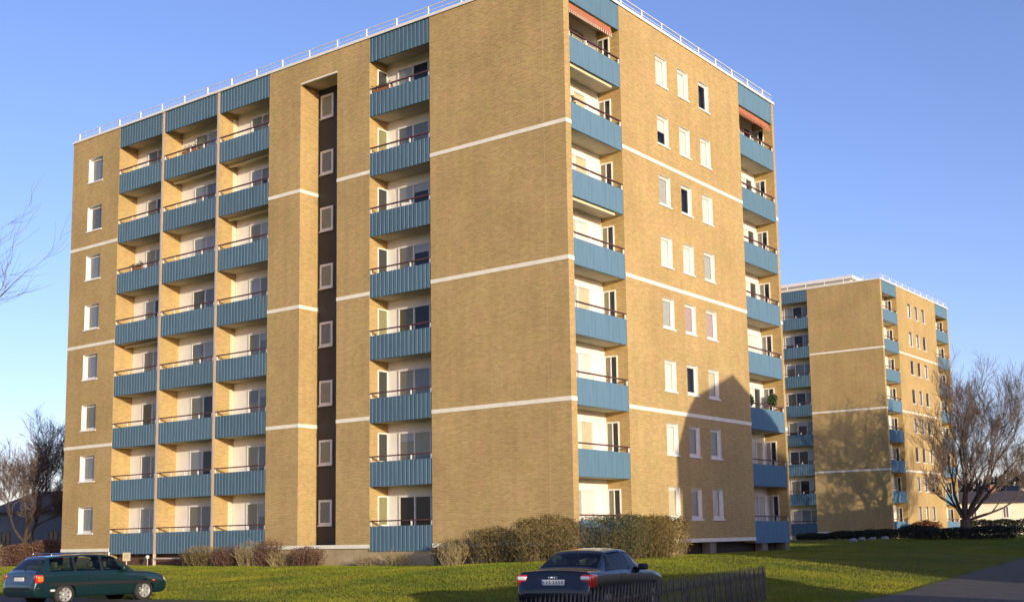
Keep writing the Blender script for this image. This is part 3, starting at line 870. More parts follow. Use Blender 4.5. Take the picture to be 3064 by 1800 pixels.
# by the farther block
shrub('orange brown hedge bush in sunlight in front of the farther block', -9.9, 70.6, 1.3, 2.2, 1.5, 60, 4200, ST_R, LF_OR, size=.07)
shrub('orange bush to the right of the big tree trunk', 2.6, 66.5, 1.2, 1.0, 1.3, 40, 2200, ST_R, LF_OR, size=.07)
DG = 'dark bushes at the foot of the farther block and tree'
for x, y, rx, h, lab in [(-18.2, 64.5, 1.8, .6, 'dark bush below the balconies of the farther block'), (-14.6, 64.0, 1.9, .75, 'dark bush below the wide brick wall of the farther block'), (-11.2, 62.6, 1.8, .85, 'dark bush at the corner of the farther block'), (-7.0, 59.5, 1.6, 1.1, 'dark bush just left of the orange hedge'), (-3.2, 54.5, 2.4, .9, 'broad low dark bush in front of the big tree'), (.6, 53.5, 2.1, 1.0, 'dark bush to the right in front of the big tree')]:
    shrub(lab, x, y, rx, 1.2, h, 50, 3000, BARK, LF_D, DG, size=.08)
STONE = mat('pale_stone', (.27, .27, .24), .9, noise=.2, nscale=5, bump=.4, bscale=12)
for i, (x, y) in enumerate([(-9.0, 50.6), (-9.6, 54.0), (-9.2, 55.2), (-8.9, 57.2)]):
    bm_ = bmesh.new(); bmesh.ops.create_icosphere(bm_, subdivisions=3, radius=1)
    for v in bm_.verts:
        k = 1+.16*math.sin(5*v.co.x+i)*math.cos(4*v.co.y+2*i)+.08*math.sin(9*v.co.z+i)
        v.co = Vector((v.co.x*.33*k, v.co.y*.26*k, max(v.co.z, -.5)*.2*k))
    me = bpy.data.meshes.new('stone'); bm_.to_mesh(me); bm_.free(); me.materials.append(STONE); me.shade_smooth()
    put('stone', me, None, (x, y, tz(x, y)+.12), (0, 0, i*1.3), label=['leftmost pale stone of four on the shaded lawn, set apart', 'second pale stone from the left on the shaded lawn', 'third pale stone from the left on the shaded lawn', 'rightmost pale stone of four on the shaded lawn, nearest the bushes'][i], category='stone', group='four pale stones on the shaded lawn')

# ------------------------------------------------------------------ other houses
def prism_house(name, label, origin, rz, profile, length, wall_m, roof_m, eave=.35, wins=(), cat='house', over=.3, chimney=None, win_m=None, frame_m=None):
    """profile: roof outline (s, z) across the house from eave to eave, s measured across; walls inset below it"""
    t = thing(name, label, cat, origin, rz)
    s0, s1 = profile[0][0]+eave, profile[-1][0]-eave
    def zr(s):
        return float(np.interp(s, [p[0] for p in profile], [p[1] for p in profile]))
    cut = [p for p in profile if s0 < p[0] < s1]
    top = [(s0, zr(s0))]+cut+[(s1, zr(s1))]
    mb = MB(); n = len(top)
    for xx in (0, length):
        b = len(mb.v); mb.v += [(xx, s0, -1.0)]+[(xx, s, z-.03) for s, z in top]+[(xx, s1, -1.0)]
        mb.f.append(tuple(range(b, b+n+2)))
    mb.quad((0, s0, -1), (length, s0, -1), (length, s0, top[0][1]-.03), (0, s0, top[0][1]-.03))
    mb.quad((0, s1, -1), (length, s1, -1), (length, s1, top[-1][1]-.03), (0, s1, top[-1][1]-.03))
    mb.build('wall', wall_m, t)
    rf = MB()
    for (sa, za), (sb, zb) in zip(profile[:-1], profile[1:]):
        rf.quad((-over, sa, za), (length+over, sa, za), (length+over, sb, zb), (-over, sb, zb))
        rf.quad((-over, sa, za-.14), (length+over, sa, za-.14), (length+over, sb, zb-.14), (-over, sb, zb-.14))
        for xx in (-over, length+over): rf.quad((xx, sa, za), (xx, sb, zb), (xx, sb, zb-.14), (xx, sa, za-.14))
    for s, z in (profile[0], profile[-1]): rf.quad((-over, s, z), (length+over, s, z), (length+over, s, z-.14), (-over, s, z-.14))
    ro = rf.build('roof', roof_m, t)
    if chimney:
        cx, cs, cz = chimney; MB().box(cx-.35, cx+.35, cs-.3, cs+.3, zr(cs)-.4, cz).build('chimney', mat('chimney_brick', (.30, .14, .09), .9), ro)
    for (face, a, z, w, h) in wins:
        f = MB(); g = MB(); d = .03
        def bx(mm, u0, u1, z0, z1, d0, d1):
            if face == 's0': mm.box(u0, u1, s0-d1, s0-d0, z0, z1)
            elif face == 's1': mm.box(u0, u1, s1+d0, s1+d1, z0, z1)
            elif face == 'x0': mm.box(-d1, -d0, u0, u1, z0, z1)
            else: mm.box(length+d0, length+d1, u0, u1, z0, z1)
        for u0, u1, z0, z1 in ((a, a+.09, z, z+h), (a+w-.09, a+w, z, z+h), (a+.09, a+w-.09, z, z+.09), (a+.09, a+w-.09, z+h-.09, z+h), (a+w/2-.03, a+w/2+.03, z+.09, z+h-.09)): bx(f, u0, u1, z0, z1, .003, .06)
        o = f.build('window', frame_m or WHITE, t)
        bx(g, a+.09, a+w-.09, z+.09, z+h-.09, .004, .025)
        g.build('pane', win_m or mat('dark_pane', (.02, .025, .03), .08, spec=.6), o)
    return t
ROOFT = mat('dark_tile_roof', (.07, .055, .05), .85, noise=.2, nscale=1.5)
GREYW = mat('grey_blue_render', (.11, .12, .14), .85, noise=.12, nscale=1)
PALEW = mat('pale_house_render', (.66, .60, .45), .85, noise=.08, nscale=1)
REDB = mat('red_brick_house', (.28, .12, .075), .9, noise=.15, nscale=3)
prism_house('dark_house', 'low grey house with dark roof behind the bare trees at left', (-66.5, 13.5, -.9), 0, [(-.4, 3.9), (4, 5.6), (8.4, 3.9)], 14.5, GREYW, ROOFT, wins=[('s0', 2.2, 1.0, 1.3, 1.3), ('s0', 5.4, 1.0, 1.3, 1.3), ('s0', 8.8, 1.0, 1.3, 1.3), ('x1', 2.2, 1.0, 1.3, 1.3)], frame_m=mat('brown_frame', (.10, .07, .05), .6))
# far right, beyond the big tree
DK = mat('house_dark_pane', (.03, .03, .03), .2)
prism_house('white_house', 'long white low house beyond the big tree at the right edge', (-24.5, 110.5, -.45), R(32), [(-.4, 4.0), (4.5, 5.5), (9.4, 4.0)], 15.5, PALEW, ROOFT, wins=[('s0', 5.2, 2.0, .8, 1.5), ('s0', 6.7, 2.0, .8, 1.5), ('s0', 10.6, 2.0, .8, 1.5), ('s0', 2.0, 2.0, .8, 1.5)], win_m=DK, chimney=(10.8, 4.2, 6.3))
prism_house('gabled_house', 'narrow white gable-fronted house right of the long low house', (-17.2, 133.0, -.45), R(125), [(-2.1, 3.9), (0, 6.6), (2.1, 3.9)], 6, PALEW, ROOFT, wins=[('x0', -.4, 2.4, .8, 1.3)], win_m=DK)
prism_house('brick_house', 'red brick house at the far right picture edge', (-14.2, 137, -.45), R(15), [(-.4, 3.8), (3.5, 6.2), (7.4, 3.8)], 11, REDB, ROOFT, wins=[('s0', 1.5, 1.2, 1.1, 1.3), ('s0', 4.5, 1.2, 1.1, 1.3)], win_m=DK)
for x, y, lab in [(-21.5, 108.5, 'dark clipped hedge in front of the long white house'), (-17.5, 107.8, 'dark clipped hedge below the two dark windows of the white house'), (-13.4, 107.2, 'dark clipped hedge in front of the white gable'), (-9.4, 106.6, 'dark clipped hedge at the right picture edge')]:
    shrub(lab, x, y, 2.4, 1.0, 1.75, 30, 3600, BARK, LF_D, 'dark hedge before the far white houses', 'hedge_bush', size=.10, top=.02)
POSTM = mat('pale_timber_post', (.38, .36, .31), .85, noise=.15, nscale=6)
for i, px_ in enumerate((-12.6, -9.9, -8.7)):
    put('marker_post', MB().tube([(0, 0, -.2), (0, 0, 1.05+.1*(i == 0))], [.09, .075], 8).mesh('marker_post', POSTM), None, (px_, 101.0-i*.5, tz(px_, 101)), label=['pale post on the far lawn, nearest the big tree', 'middle pale post on the far lawn before the hedge', 'right-hand pale post on the far lawn before the hedge'][i], category='post', group='posts on the far lawn')
# outside the frame: the mansard house, then unseen blocks added to throw shadows
NV = Vector((-SUN_H.y, SUN_H.x))                       # across the light
def aw(a, w): return (SUN_H.x*a+NV.x*w, SUN_H.y*a+NV.y*w)
RZ = math.atan2(SUN_H.y, SUN_H.x)
TE = math.tan(R(SUN_EL))
A1 = 22.0
GP = [(8.05, 3.75), (9.05, 5.6), (9.9, 6.45), (11.3, 6.95), (13.75, 7.85), (15.1, 7.2), (17.6, 6.2), (18.6, 5.6), (19.6, 3.8)]
prof = [(y*SUN_H.x, z+(A1+y*-SUN_H.y)*TE) for y, z in GP]
w0 = prof[0][0]
zg = -1.2
prof = [(s-w0, z-zg) for s, z in prof]
x_, y_ = aw(A1, w0)
prism_house('mansard_house', 'mansard roofed brick house across the footpath, shading the lower right of the block', (x_, y_, zg), RZ, prof, 14, REDB, ROOFT, eave=.32, over=.25, wins=[('x0', 3.0, 1.2, 1.2, 1.4), ('x0', 6.4, 1.2, 1.2, 1.4), ('x0', 4.6, 4.2, 1.2, 1.4)])
x_, y_ = aw(42, -21)
prism_house('fence_shade_block', 'unseen flat-topped block added to shade the fence, out of the picture to the right', (x_, y_, -1.43), RZ, [(-.2, 4.2), (7.4, 4.25), (15.7, 4.2)], 5.5, PALEW, ROOFT, over=.15, wins=[('x0', 1.0, 1.0, 1.0, .7)], cat='fence_shade_block')  # unseen block, added to shade the fence and the lower saloon
x_, y_ = aw(32.0, -9.0)
prism_house('lawn_shade_block', 'unseen boarded block added to shade the right-hand lawn, out of the picture to the right', (x_, y_, -1.4), RZ, [(-.2, 3.45), (5, 3.8), (9.75, 3.65)], 4, mat('shade_block_boards', (.16, .09, .05), .85, noise=.2, nscale=4), ROOFT, over=.15, wins=[('x0', 2.0, 1.0, 1.0, .8)], cat='shade_block')  # added out of view; its height sets the lawn shadow's reach
x_, y_ = aw(37.0, 16.9)
prism_house('side_lawn_shade_block', 'unseen block added to shade the lawn beyond the mansard shadow, out of the picture to the right', (x_, y_, -1.0), RZ, [(-.2, 9.4), (14, 9.6), (28, 9.4)], 9, REDB, ROOFT, over=.2, wins=[('x0', 3, 1, 1.2, 1.4), ('x0', 9, 1, 1.2, 1.4), ('x0', 15, 1, 1.2, 1.4), ('x0', 21, 1, 1.2, 1.4), ('x0', 3, 3.8, 1.2, 1.4), ('x0', 9, 3.8, 1.2, 1.4), ('x0', 15, 3.8, 1.2, 1.4), ('x0', 21, 3.8, 1.2, 1.4)])  # extra unseen caster that keeps the lawn beside the block dark
x_, y_ = aw(2.0, 39.0)
prism_house('far_wall_shade_block', 'unseen long block added to shade the foot of the farther block, out of the picture to the right', (x_, y_, -.6), RZ+0, [(-.2, 9.0), (9, 9.25), (18.9, 9.0)], 9, PALEW, ROOFT, over=.2, wins=[('x0', 2, 1, 1.2, 1.4), ('x0', 6, 1, 1.2, 1.4), ('x0', 10, 1, 1.2, 1.4), ('x0', 2, 4, 1.2, 1.4), ('x0', 6, 4, 1.2, 1.4), ('x0', 10, 4, 1.2, 1.4)])  # unseen caster added for the shadow low on the farther block

# wooded rise behind the far houses and low woods on the horizon: nobody could count these
WOODM = mat('far_wood', (.085, .06, .045), .95, noise=.35, nscale=.15)
def wood(name, pts, depth, hmax, n, size):
    P = np.array(pts, float); s = np.r_[0, np.cumsum(np.hypot(*np.diff(P, axis=0).T))]
    u = rng.random(n)*s[-1]
    x = np.interp(u, s, P[:, 0]); y = np.interp(u, s, P[:, 1])
    tree = np.floor(u/6.5); hsh = np.abs(np.sin(tree*12.9898)*43758.5)%1
    ph = (u/6.5-tree-.5)*2
    H = hmax*(.65+.35*hsh)*np.sqrt(np.clip(1-.6*ph**2, .1, 1))
    z = H*(1-.95*rng.random(n)**1.3)
    y = y+rng.normal(0, depth*.5, n); x = x+rng.normal(0, 1.0, n)
    C = np.stack([x, y, terr(x, y)+z], -1)
    V = np.zeros((n*4, 3), np.float32)
    d = rng.normal(size=(n, 3)); d[:, 2] = np.abs(d[:, 2])*1.6+.4; d /= np.linalg.norm(d, axis=1)[:, None]
    e = np.cross(d, rng.normal(size=(n, 3))); e /= np.linalg.norm(e, axis=1)[:, None]
    s_ = size*(.5+rng.random(n))[:, None]
    V[0::4] = C-d*s_; V[1::4] = C-e*s_*.22; V[2::4] = C+d*s_; V[3::4] = C+e*s_*.22
    return put(name, fast_mesh(name, V, n, 4, WOODM), None, kind='stuff', label='leafless brown wood along the skyline', category='wood')
wood('distant_wood', [(-75, 215), (-40, 205), (0, 190), (60, 180)], 6, 13.5, 16000, .9)
wood('distant_wood', [(-190, -40), (-170, 40), (-150, 110), (-110, 190)], 6, 9, 9000, .9)

# ------------------------------------------------------------------ lattice fence
FWOOD = mat('weathered_fence', (.13, .112, .082), .9, noise=.35, nscale=7)
f0, f1 = Vector((16.9, -26.4)), Vector((12.7, -9.9))
fd = (f1-f0); fl = fd.length; fd.normalize()
fn = thing('lattice_fence', 'low weathered lattice fence with pointed slats, right of the dark saloon', 'fence', (f0.x, f0.y, tz(f0.x, f0.y)))
fz0 = tz(f0.x, f0.y)
def fz(s): p = f0+fd*s; return tz(p.x, p.y)-fz0
def fp(s, off, z): p = fd*s+Vector((fd.y, -fd.x))*off; return Vector((p.x, p.y, fz(s)+z))
npost = 10
for i in range(npost):
    s = fl*i/(npost-1)
    a = fp(s, -.06, -.3)
    MB().tube([(0, 0, 0), (0, 0, .98), (0, 0, 1.02)], [.05, .05, .03], 8).build('post', FWOOD, fn, tuple(a))
for z, nm in ((.68, 'top_rail'), (.16, 'bottom_rail')):
    mb = MB(); mb.tube([fp(fl*i/20, -.035, z) for i in range(21)], .034, 6); mb.build(nm, FWOOD, fn)
def slat(lean):
    mb = MB(); n = 0
    w = .019; t_ = .008
    dx = fd*lean; L = .86
    o = Vector((fd.y, -fd.x, 0))
    F3 = Vector((fd.x, fd.y, 0))
    b0 = Vector((0, 0, 0)); b1 = Vector((dx.x, dx.y, L-.07)); tip = Vector((dx.x*1.08, dx.y*1.08, L))
    mb.v = [tuple(b0-F3*w-o*t_), tuple(b0+F3*w-o*t_), tuple(b0+F3*w+o*t_), tuple(b0-F3*w+o*t_), tuple(b1-F3*w-o*t_), tuple(b1+F3*w-o*t_), tuple(b1+F3*w+o*t_), tuple(b1-F3*w+o*t_), tuple(tip-o*t_*.5), tuple(tip+o*t_*.5)]
    mb.f = [(0, 1, 5, 4), (1, 2, 6, 5), (2, 3, 7, 6), (3, 0, 4, 7), (4, 5, 8), (5, 6, 9, 8), (6, 7, 9), (7, 4, 8, 9), (0, 3, 2, 1)]
    return mb.mesh('slat', FWOOD)
sm_a, sm_b = slat(.27), slat(-.27)
k = 98
for i in range(k):
    s = .2+(fl-.5)*i/k
    put('slat', sm_a, fn, tuple(fp(s, .012, .05+random.uniform(-.014, .014))))
    if i % 3 == 0: put('slat', sm_b, fn, tuple(fp(s+.27, .042, .03+random.uniform(-.012, .012))))

# ------------------------------------------------------------------ cars
def cr(P, t, ten=.42):
    """cardinal spline through rows of P at parameters t"""
    n = len(P); t = np.clip(np.asarray(t, float), 0, n-1-1e-9); i = t.astype(int); u = (t-i)
    g = lambda k: P[np.clip(k, 0, n-1)]
    p0, p1, p2, p3 = g(i-1), g(i), g(i+1), g(i+2)
    u = u.reshape((-1,)+(1,)*(P.ndim-1))
    m1 = (p2-p0)*ten; m2 = (p3-p1)*ten
    return (2*u**3-3*u**2+1)*p1+(u**3-2*u**2+u)*m1+(-2*u**3+3*u**2)*p2+(u**3-u**2)*m2
def section(x, zb, w, belt, zt, wt):
    return [(x, 0, zb), (x, w*.78, zb), (x, w*.93, zb+.04), (x, w*.985, zb+(belt-zb)*.32), (x, w, zb+(belt-zb)*.62), (x, w*.985, belt-.07*min(1, (belt-zb)*2)), (x, w*.945, belt), (x, wt+.035, zt-.055*min(1, (zt-belt)*4)), (x, wt-.06, zt-.005), (x, wt*.5, zt+.018), (x, 0, zt+.024)]
class CarBody:
    def __init__(s, st):
        s.P = np.array([section(*a) for a in st], float); s.xs = s.P[:, 0, 0]
    def ip(s, x): return float(np.interp(x, s.xs, np.arange(len(s.xs))))
    def at(s, ti, tj):
        A = cr(s.P, ti); B = np.swapaxes(A, 0, 1)
        C = cr(B, tj); return np.swapaxes(C, 0, 1)
    def body(s, ni=5, nj=4):
        ti = np.linspace(0, len(s.xs)-1, (len(s.xs)-1)*ni+1); tj = np.linspace(0, 10, 10*nj+1)
        G = s.at(ti, tj); G[:, 0, 1] = 0; G[:, -1, 1] = 0
        H = G[:, ::-1].copy(); H[..., 1] *= -1
        ring = np.concatenate([G, H[:, 1:-1]], 1)
        a, b = ring.shape[:2]
        V = ring.reshape(-1, 3).tolist(); F = []
        for i in range(a-1):
            for j in range(b): F.append((i*b+j, i*b+(j+1) % b, (i+1)*b+(j+1) % b, (i+1)*b+j))
        F.append(tuple(reversed(range(b)))); F.append(tuple((a-1)*b+j for j in range(b)))
        return V, F
    def patch(s, i0, i1, j0, j1, off=.006, side=1, n=8, m=6, skew=(0, 0), full=False):
        """piece of the skin lifted off the body; skew shifts i at the top edge"""
        mb = MB()
        if full: js = np.concatenate([np.linspace(j0, 10, m), ])
        js = np.linspace(j0, j1, m)
        rows = []
        for q, j in enumerate(js):
            f = q/(m-1)
            ii = np.linspace(i0+skew[0]*f, i1+skew[1]*f, n)
            rows.append(s.at(ii, [j])[:, 0])
        G = np.array(rows)                      # m, n, 3
        if full:
            H = G[::-1].copy(); H[..., 1] *= -1; G = np.concatenate([G, H[1:]], 0)
        m_, n_ = G.shape[:2]
        du = np.gradient(G, axis=1); dv = np.gradient(G, axis=0)
        N = np.cross(du, dv); N /= np.linalg.norm(N, axis=2)[..., None]+1e-9
        c = np.array([0, 0, .75])
        sg = np.sign(((G-c)*N).sum(2).mean()); G = G+N*off*sg
        if side < 0: G[..., 1] *= -1
        flip = sg*side < 0
        mb.v = [tuple(p) for p in G.reshape(-1, 3)]
        for i in range(m_-1):
            for j in range(n_-1): mb.f.append(((i*n_+j, (i+1)*n_+j, (i+1)*n_+j+1, i*n_+j+1) if flip else (i*n_+j, i*n_+j+1, (i+1)*n_+j+1, (i+1)*n_+j)))
        return mb
CGLASS = glass_mat('car_glass', (.38, .46, .44), .03, .0, .9)
SEATM = mat('seat_cloth', (.30, .26, .20), .95, noise=.1, nscale=9)
TRIM = mat('black_trim', (.015, .015, .016), .5)
LAMPR = mat('red_lamp', (.55, .02, .015), .12, spec=.7, coat=1)
LAMPO = mat('amber_lamp', (.75, .20, .03), .15, spec=.7, coat=1)
LAMPW = mat('clear_lamp', (.75, .72, .70), .12, spec=.7, coat=1)
ALLOY = mat('alloy_rim', (.50, .48, .42), .4, .5)
PLATE = mat('plate_white', (.72, .71, .66), .5)
PLATEI = mat('plate_ink', (.22, .22, .22), .6)
WELL = mat('wheel_well', (.008, .008, .008), .9)
def paint(name, c):
    return mat(name, c, .28, .25, .5, 1.0)
def rbox(x0, x1, y0, y1, z0, z1, bev=.02):
    bm_ = bmesh.new(); bmesh.ops.create_cube(bm_, size=1)
    for v in bm_.verts: v.co = Vector((x0+(v.co.x+.5)*(x1-x0), y0+(v.co.y+.5)*(y1-y0), z0+(v.co.z+.5)*(z1-z0)))
    bmesh.ops.bevel(bm_, geom=bm_.edges[:], offset=bev, segments=3, profile=.6, affect='EDGES')
    return bm_
def bmput(bm_, name, m, parent):
    me = bpy.data.meshes.new(name); bm_.to_mesh(me); bm_.free(); me.materials.append(m); me.shade_smooth()
    return put(name, me, parent)
def make_car(name, label, loc, heading, stations, pm, axles, pillars, rear_glass, wind, wagon):
    t = thing(name, label, 'car', loc, heading)
    cb = CarBody(stations)
    ip = cb.ip
    V, F = cb.body()
    me = bpy.data.meshes.new('body'); me.from_pydata(V, [], F); me.materials.append(pm)
    bm_ = bmesh.new(); bm_.from_mesh(me); bmesh.ops.recalc_face_normals(bm_, faces=bm_.faces); bm_.to_mesh(me); bm_.free()
    body = put('body', me)
    cut = MB()
    cutters = []
    for ax in axles:
        for sd in (-1, 1):
            mb = MB().lathe([(.001, sd*.56), (.345, sd*.56), (.345, sd*1.1), (.001, sd*1.1)], 40)
            mb.v = [(x+ax, y, z+.315) for x, y, z in mb.v]
            o = mb.build('wheel_arch', WELL)
            b2 = bmesh.new(); b2.from_mesh(o.data); bmesh.ops.remove_doubles(b2, verts=b2.verts, dist=.004); bmesh.ops.recalc_face_normals(b2, faces=b2.faces); b2.to_mesh(o.data); b2.free()
            md = body.modifiers.new('arch', 'BOOLEAN'); md.operation = 'DIFFERENCE'; md.object = o; md.solver = 'EXACT'
            cutters.append(o)
    dg = bpy.context.evaluated_depsgraph_get()
    nm = bpy.data.meshes.new_from_object(body.evaluated_get(dg))
    body.modifiers.clear(); body.data = nm; nm.shade_smooth()
    nm.set_sharp_from_angle(angle=R(38))
    # open the skin behind the panes
    bm_ = bmesh.new(); bm_.from_mesh(nm); dead = []
    for f in bm_.faces:
        c = f.calc_center_median(); i = cb.ip(c.x)
        if c.z < .93: continue
        zz = cb.at([i], [6.13, 6.90])[0, :, 2]
        if zz[1]-zz[0] > .05 and abs(f.normal.y) > .6:
            q = (c.z-zz[0])/(zz[1]-zz[0])
            if .02 < q < .97 and any(ip(x0)+s0*q < i < ip(x1)+s1*q for x0, x1, s0, s1 in pillars): dead.append(f); continue
        ye = cb.at([i], [7.3])[0, 0, 1]
        for g0, g1 in (rear_glass, wind):
            if g0+.04 < i < g1-.04 and abs(c.y) < ye and f.normal.z > .15: dead.append(f); break
    bmesh.ops.delete(bm_, geom=dead, context='FACES'); bm_.to_mesh(nm); bm_.free()
    fl_ = MB(); fl_.box(-1.9, 1.1, -.72, .72, .40, .46); fl_.build('cabin_floor', WELL, t)
    for sx in ((-.95, .25) if not wagon else (-.85, .30)):
        for sd in (-1, 1):
            o = bmput(rbox(sx-.10, sx+.04, sd*.36-.25, sd*.36+.25, .46, 1.03, .05), 'seat', SEATM, t)
            bmput(rbox(sx-.12, sx-.03, sd*.36-.13, sd*.36+.13, 1.05, 1.22, .035), 'headrest', SEATM, o)
    bmput(rbox(.78, 1.12, -.68, .68, .62, .92, .06), 'dashboard', TRIM, t)
    for o in cutters: bpy.data.objects.remove(o)
    body.parent = t
    # side windows with black surround
    for sd in (-1, 1):
        for (a0, a1, t0, t1), (b0, b1, u0, u1) in zip(pillars[:-1], pillars[1:]):
            cb.patch(ip(a1), ip(b0), 6.08, 6.95, .007, sd, 4, 6, skew=(t1, u0)).build('door_pillar', TRIM, t, smooth=True)
        for x0, x1, s0, s1 in pillars:
            cb.patch(ip(x0), ip(x1), 6.13, 6.90, .009, sd, 14, 6, skew=(s0, s1)).build('side_window', CGLASS, t, smooth=True)
        cb.patch(ip(-1.75), ip(1.85), 3.55, 3.95, .012, sd, 60, 4).build('rub_strip', TRIM, t, smooth=True)
        for x in ((-.55, .45, 1.28) if True else ()):
            cb.patch(ip(x)-.012, ip(x)+.012, 2.6, 6.0, .003, sd, 2, 16).build('door_gap', WELL, t)
        for x in (-.42, .58):
            cb.patch(ip(x), ip(x+.19), 5.25, 5.6, .03, sd, 5, 3).build('door_handle', pm, t, smooth=True)
        # mirror
        b = rbox(.52, .68, .90*sd-.10, .90*sd+.10, .93, 1.07, .04); bmput(b, 'wing_mirror', TRIM if not wagon else pm, t)
    cb.patch(rear_glass[0], rear_glass[1], 7.25, 10, .008, 1, 10, 8, full=True).build('rear_window', CGLASS, t, smooth=True)
    cb.patch(wind[0], wind[1], 7.2, 10, .008, 1, 10, 8, full=True).build('windscreen', CGLASS, t, smooth=True)
    # bumpers' dark strips
    rs = MB(); pts = [(-1.95, .855), (-2.12, .83), (-2.235, .62), (-2.262, .3), (-2.265, 0)]
    pts = pts+[(x, -y) for x, y in reversed(pts[:-1])]
    rs.tube([(x, y, .52) for x, y in pts], .028, 6); rs.build('bumper_strip', TRIM, t, smooth=True)
    for ax in axles:
        for sd in (-1, 1):
            w = MB().lathe([(.20, -.10), (.285, -.10), (.305, -.07), (.308, 0), (.305, .07), (.285, .10), (.20, .10)], 36)
            o = w.build('wheel', TYRE, t, (ax, sd*.755, .308), smooth=True)
            r_ = MB().lathe([(.001, sd*.06), (.05, sd*.075), (.06, sd*.06), (.075, sd*.05)], 28)
            r_.lathe([(.165, sd*.05), (.185, sd*.075), (.205, sd*.09), (.21, sd*.02)], 36)
            r_.build('rim', ALLOY, o, smooth=True)
            for q in range(7):
                a = 2*PI*q/7; sp = MB()
                ca, sa = math.cos(a), math.sin(a); px_, pz_ = -sa, ca
                w0, w1 = .035, .048
                A = [(.05*ca+px_*w0, sd*.062, .05*sa+pz_*w0), (.05*ca-px_*w0, sd*.062, .05*sa-pz_*w0), (.175*ca-px_*w1, sd*.070, .175*sa-pz_*w1), (.175*ca+px_*w1, sd*.070, .175*sa+pz_*w1)]
                B = [(x, y-sd*.03, z) for x, y, z in A]
                sp.quad(*A)
                for i in range(4): sp.quad(A[i], A[(i+1) % 4], B[(i+1) % 4], B[i])
                sp.build('spoke', ALLOY, o)
            MB().lathe([(.001, sd*.02), (.2, sd*.02)], 24).build('brake_disc', TRIM, o)
            MB().lathe([(.001, -sd*.12), (.34, -sd*.12)], 28).build('arch_lining', WELL, o)
    # head lamps
    for sd in (-1, 1):
        cb.patch(ip(2.02), ip(2.17), 4.7, 6.3, .006, sd, 6, 6).build('headlight', LAMPW, t, smooth=True)
        MB().box(1.62, 1.70, sd*.853-.01, sd*.853+.01, .60, .63).build('side_indicator', LAMPO, t)
    return t, cb
FRONT = [(1.02, .22, .862, .90, .985, .66), (1.12, .22, .862, .895, .935, .68), (1.6, .22, .86, .86, .89, .68), (1.98, .23, .84, .77, .81, .66), (2.15, .27, .79, .62, .69, .61), (2.225, .36, .70, .50, .56, .54)]
WAG = [(-2.245, .40, .74, .55, .60, .60), (-2.22, .31, .82, .62, .67, .69), (-2.15, .26, .85, .88, .93, .72), (-2.07, .25, .86, .915, 1.0, .69), (-1.74, .23, .865, .93, 1.335, .57), (-1.60, .23, .865, .935, 1.395, .555), (-.9, .22, .868, .93, 1.43, .565), (-.1, .22, .868, .92, 1.435, .57), (.32, .22, .866, .915, 1.395, .565), (.52, .22, .865, .91, 1.315, .58)]+FRONT
SED = [(-2.245, .40, .74, .55, .60, .60), (-2.22, .31, .82, .64, .69, .69), (-2.15, .26, .85, .90, .945, .72), (-2.07, .25, .86, .925, .99, .70), (-1.62, .23, .865, .94, 1.0, .69), (-1.50, .23, .865, .945, 1.035, .665), (-.98, .22, .868, .94, 1.335, .575), (-.80, .22, .868, .94, 1.385, .56), (-.1, .22, .868, .93, 1.415, .57), (.34, .22, .866, .92, 1.375, .565), (.54, .22, .865, .915, 1.29, .58)]+FRONT

wag, cw = make_car('estate_car', 'dark green estate car parked facing the lawn at lower left', (-6.34, -16.55, tz(-6.34, -17)), R(89.1), WAG, paint('dark_green_paint', (.008, .032, .036)), (-1.27, 1.35), [(-1.72, -.98, .55, 0), (-.90, -.12, 0, 0), (-.04, .72, 0, -.85)], (3.12, 3.88), (9.12, 9.9), True)
for sd in (-1, 1):
    b = rbox(-2.19, -1.98, sd*.80-.075, sd*.80+.075, .66, .90, .035); o = bmput(b, 'tail_light', LAMPR, wag)
    b = rbox(-2.14, -1.965, sd*.835-.055, sd*.835+.055, .70, .86, .03); bmput(b, 'indicator', LAMPO, o)
    MB().tube([(-1.55, sd*.50, 1.44), (-1.5, sd*.50, 1.475), (.1, sd*.52, 1.48), (.2, sd*.52, 1.44)], .017, 6).build('roof_rail', CHROME, wag, smooth=True)
    MB().tube([(-1.74, sd*.862, .44), (-1.62, sd*.872, .44)], .035, 8).build('reflector', LAMPW, wag)
b = rbox(-2.215, -2.195, -.26, .26, .715, .825, .006); pl_ = bmput(b, 'number_plate', PLATE, wag)
MB().box(-2.2, -2.16, -.33, .33, .69, .85).build('plate_recess', TRIM, wag)
MB().tube([(-2.1, -.1, 1.02), (-2.02, -.02, 1.09)], .012, 5).build('rear_wiper', TRIM, wag)

sed, cs_ = make_car('saloon_car', 'dark blue saloon car seen from behind at the lattice fence', (11.05, -15.15, tz(11.05, -16.5)), R(99.7), SED, paint('dark_blue_paint', (.003, .004, .009)), (-1.27, 1.35), [(-1.33, -.90, .75, -.15), (-.84, -.06, 0, 0), (.02, .74, 0, -.85)], (5.1, 5.95), (10.12, 10.9), False)
for sd in (-1, 1):
    b = rbox(-2.195, -1.86, sd*.745-.125, sd*.745+.125, .635, .915, .05); o = bmput(b, 'tail_light', LAMPR, sed)
    b = rbox(-2.205, -2.06, sd*.735-.09, sd*.735+.12, .80, .885, .03); bmput(b, 'pale_lamp_top', LAMPW, o)  # pale block across the top of the tail light
b = rbox(-2.245, -2.20, -.265, .265, .70, .815, .006); pl_ = bmput(b, 'number_plate', PLATE, sed)
for i in range(7):
    y = .20-.065*i-(.03 if i > 2 else 0)
    MB().box(-2.2475, -2.2455, y-.012, y+.012, .722, .793).build('plate_mark', PLATEI, pl_)
MB().box(-2.248, -2.2455, .225, .262, .704, .811).build('plate_band', mat('plate_blue', (.06, .10, .30), .5), pl_)
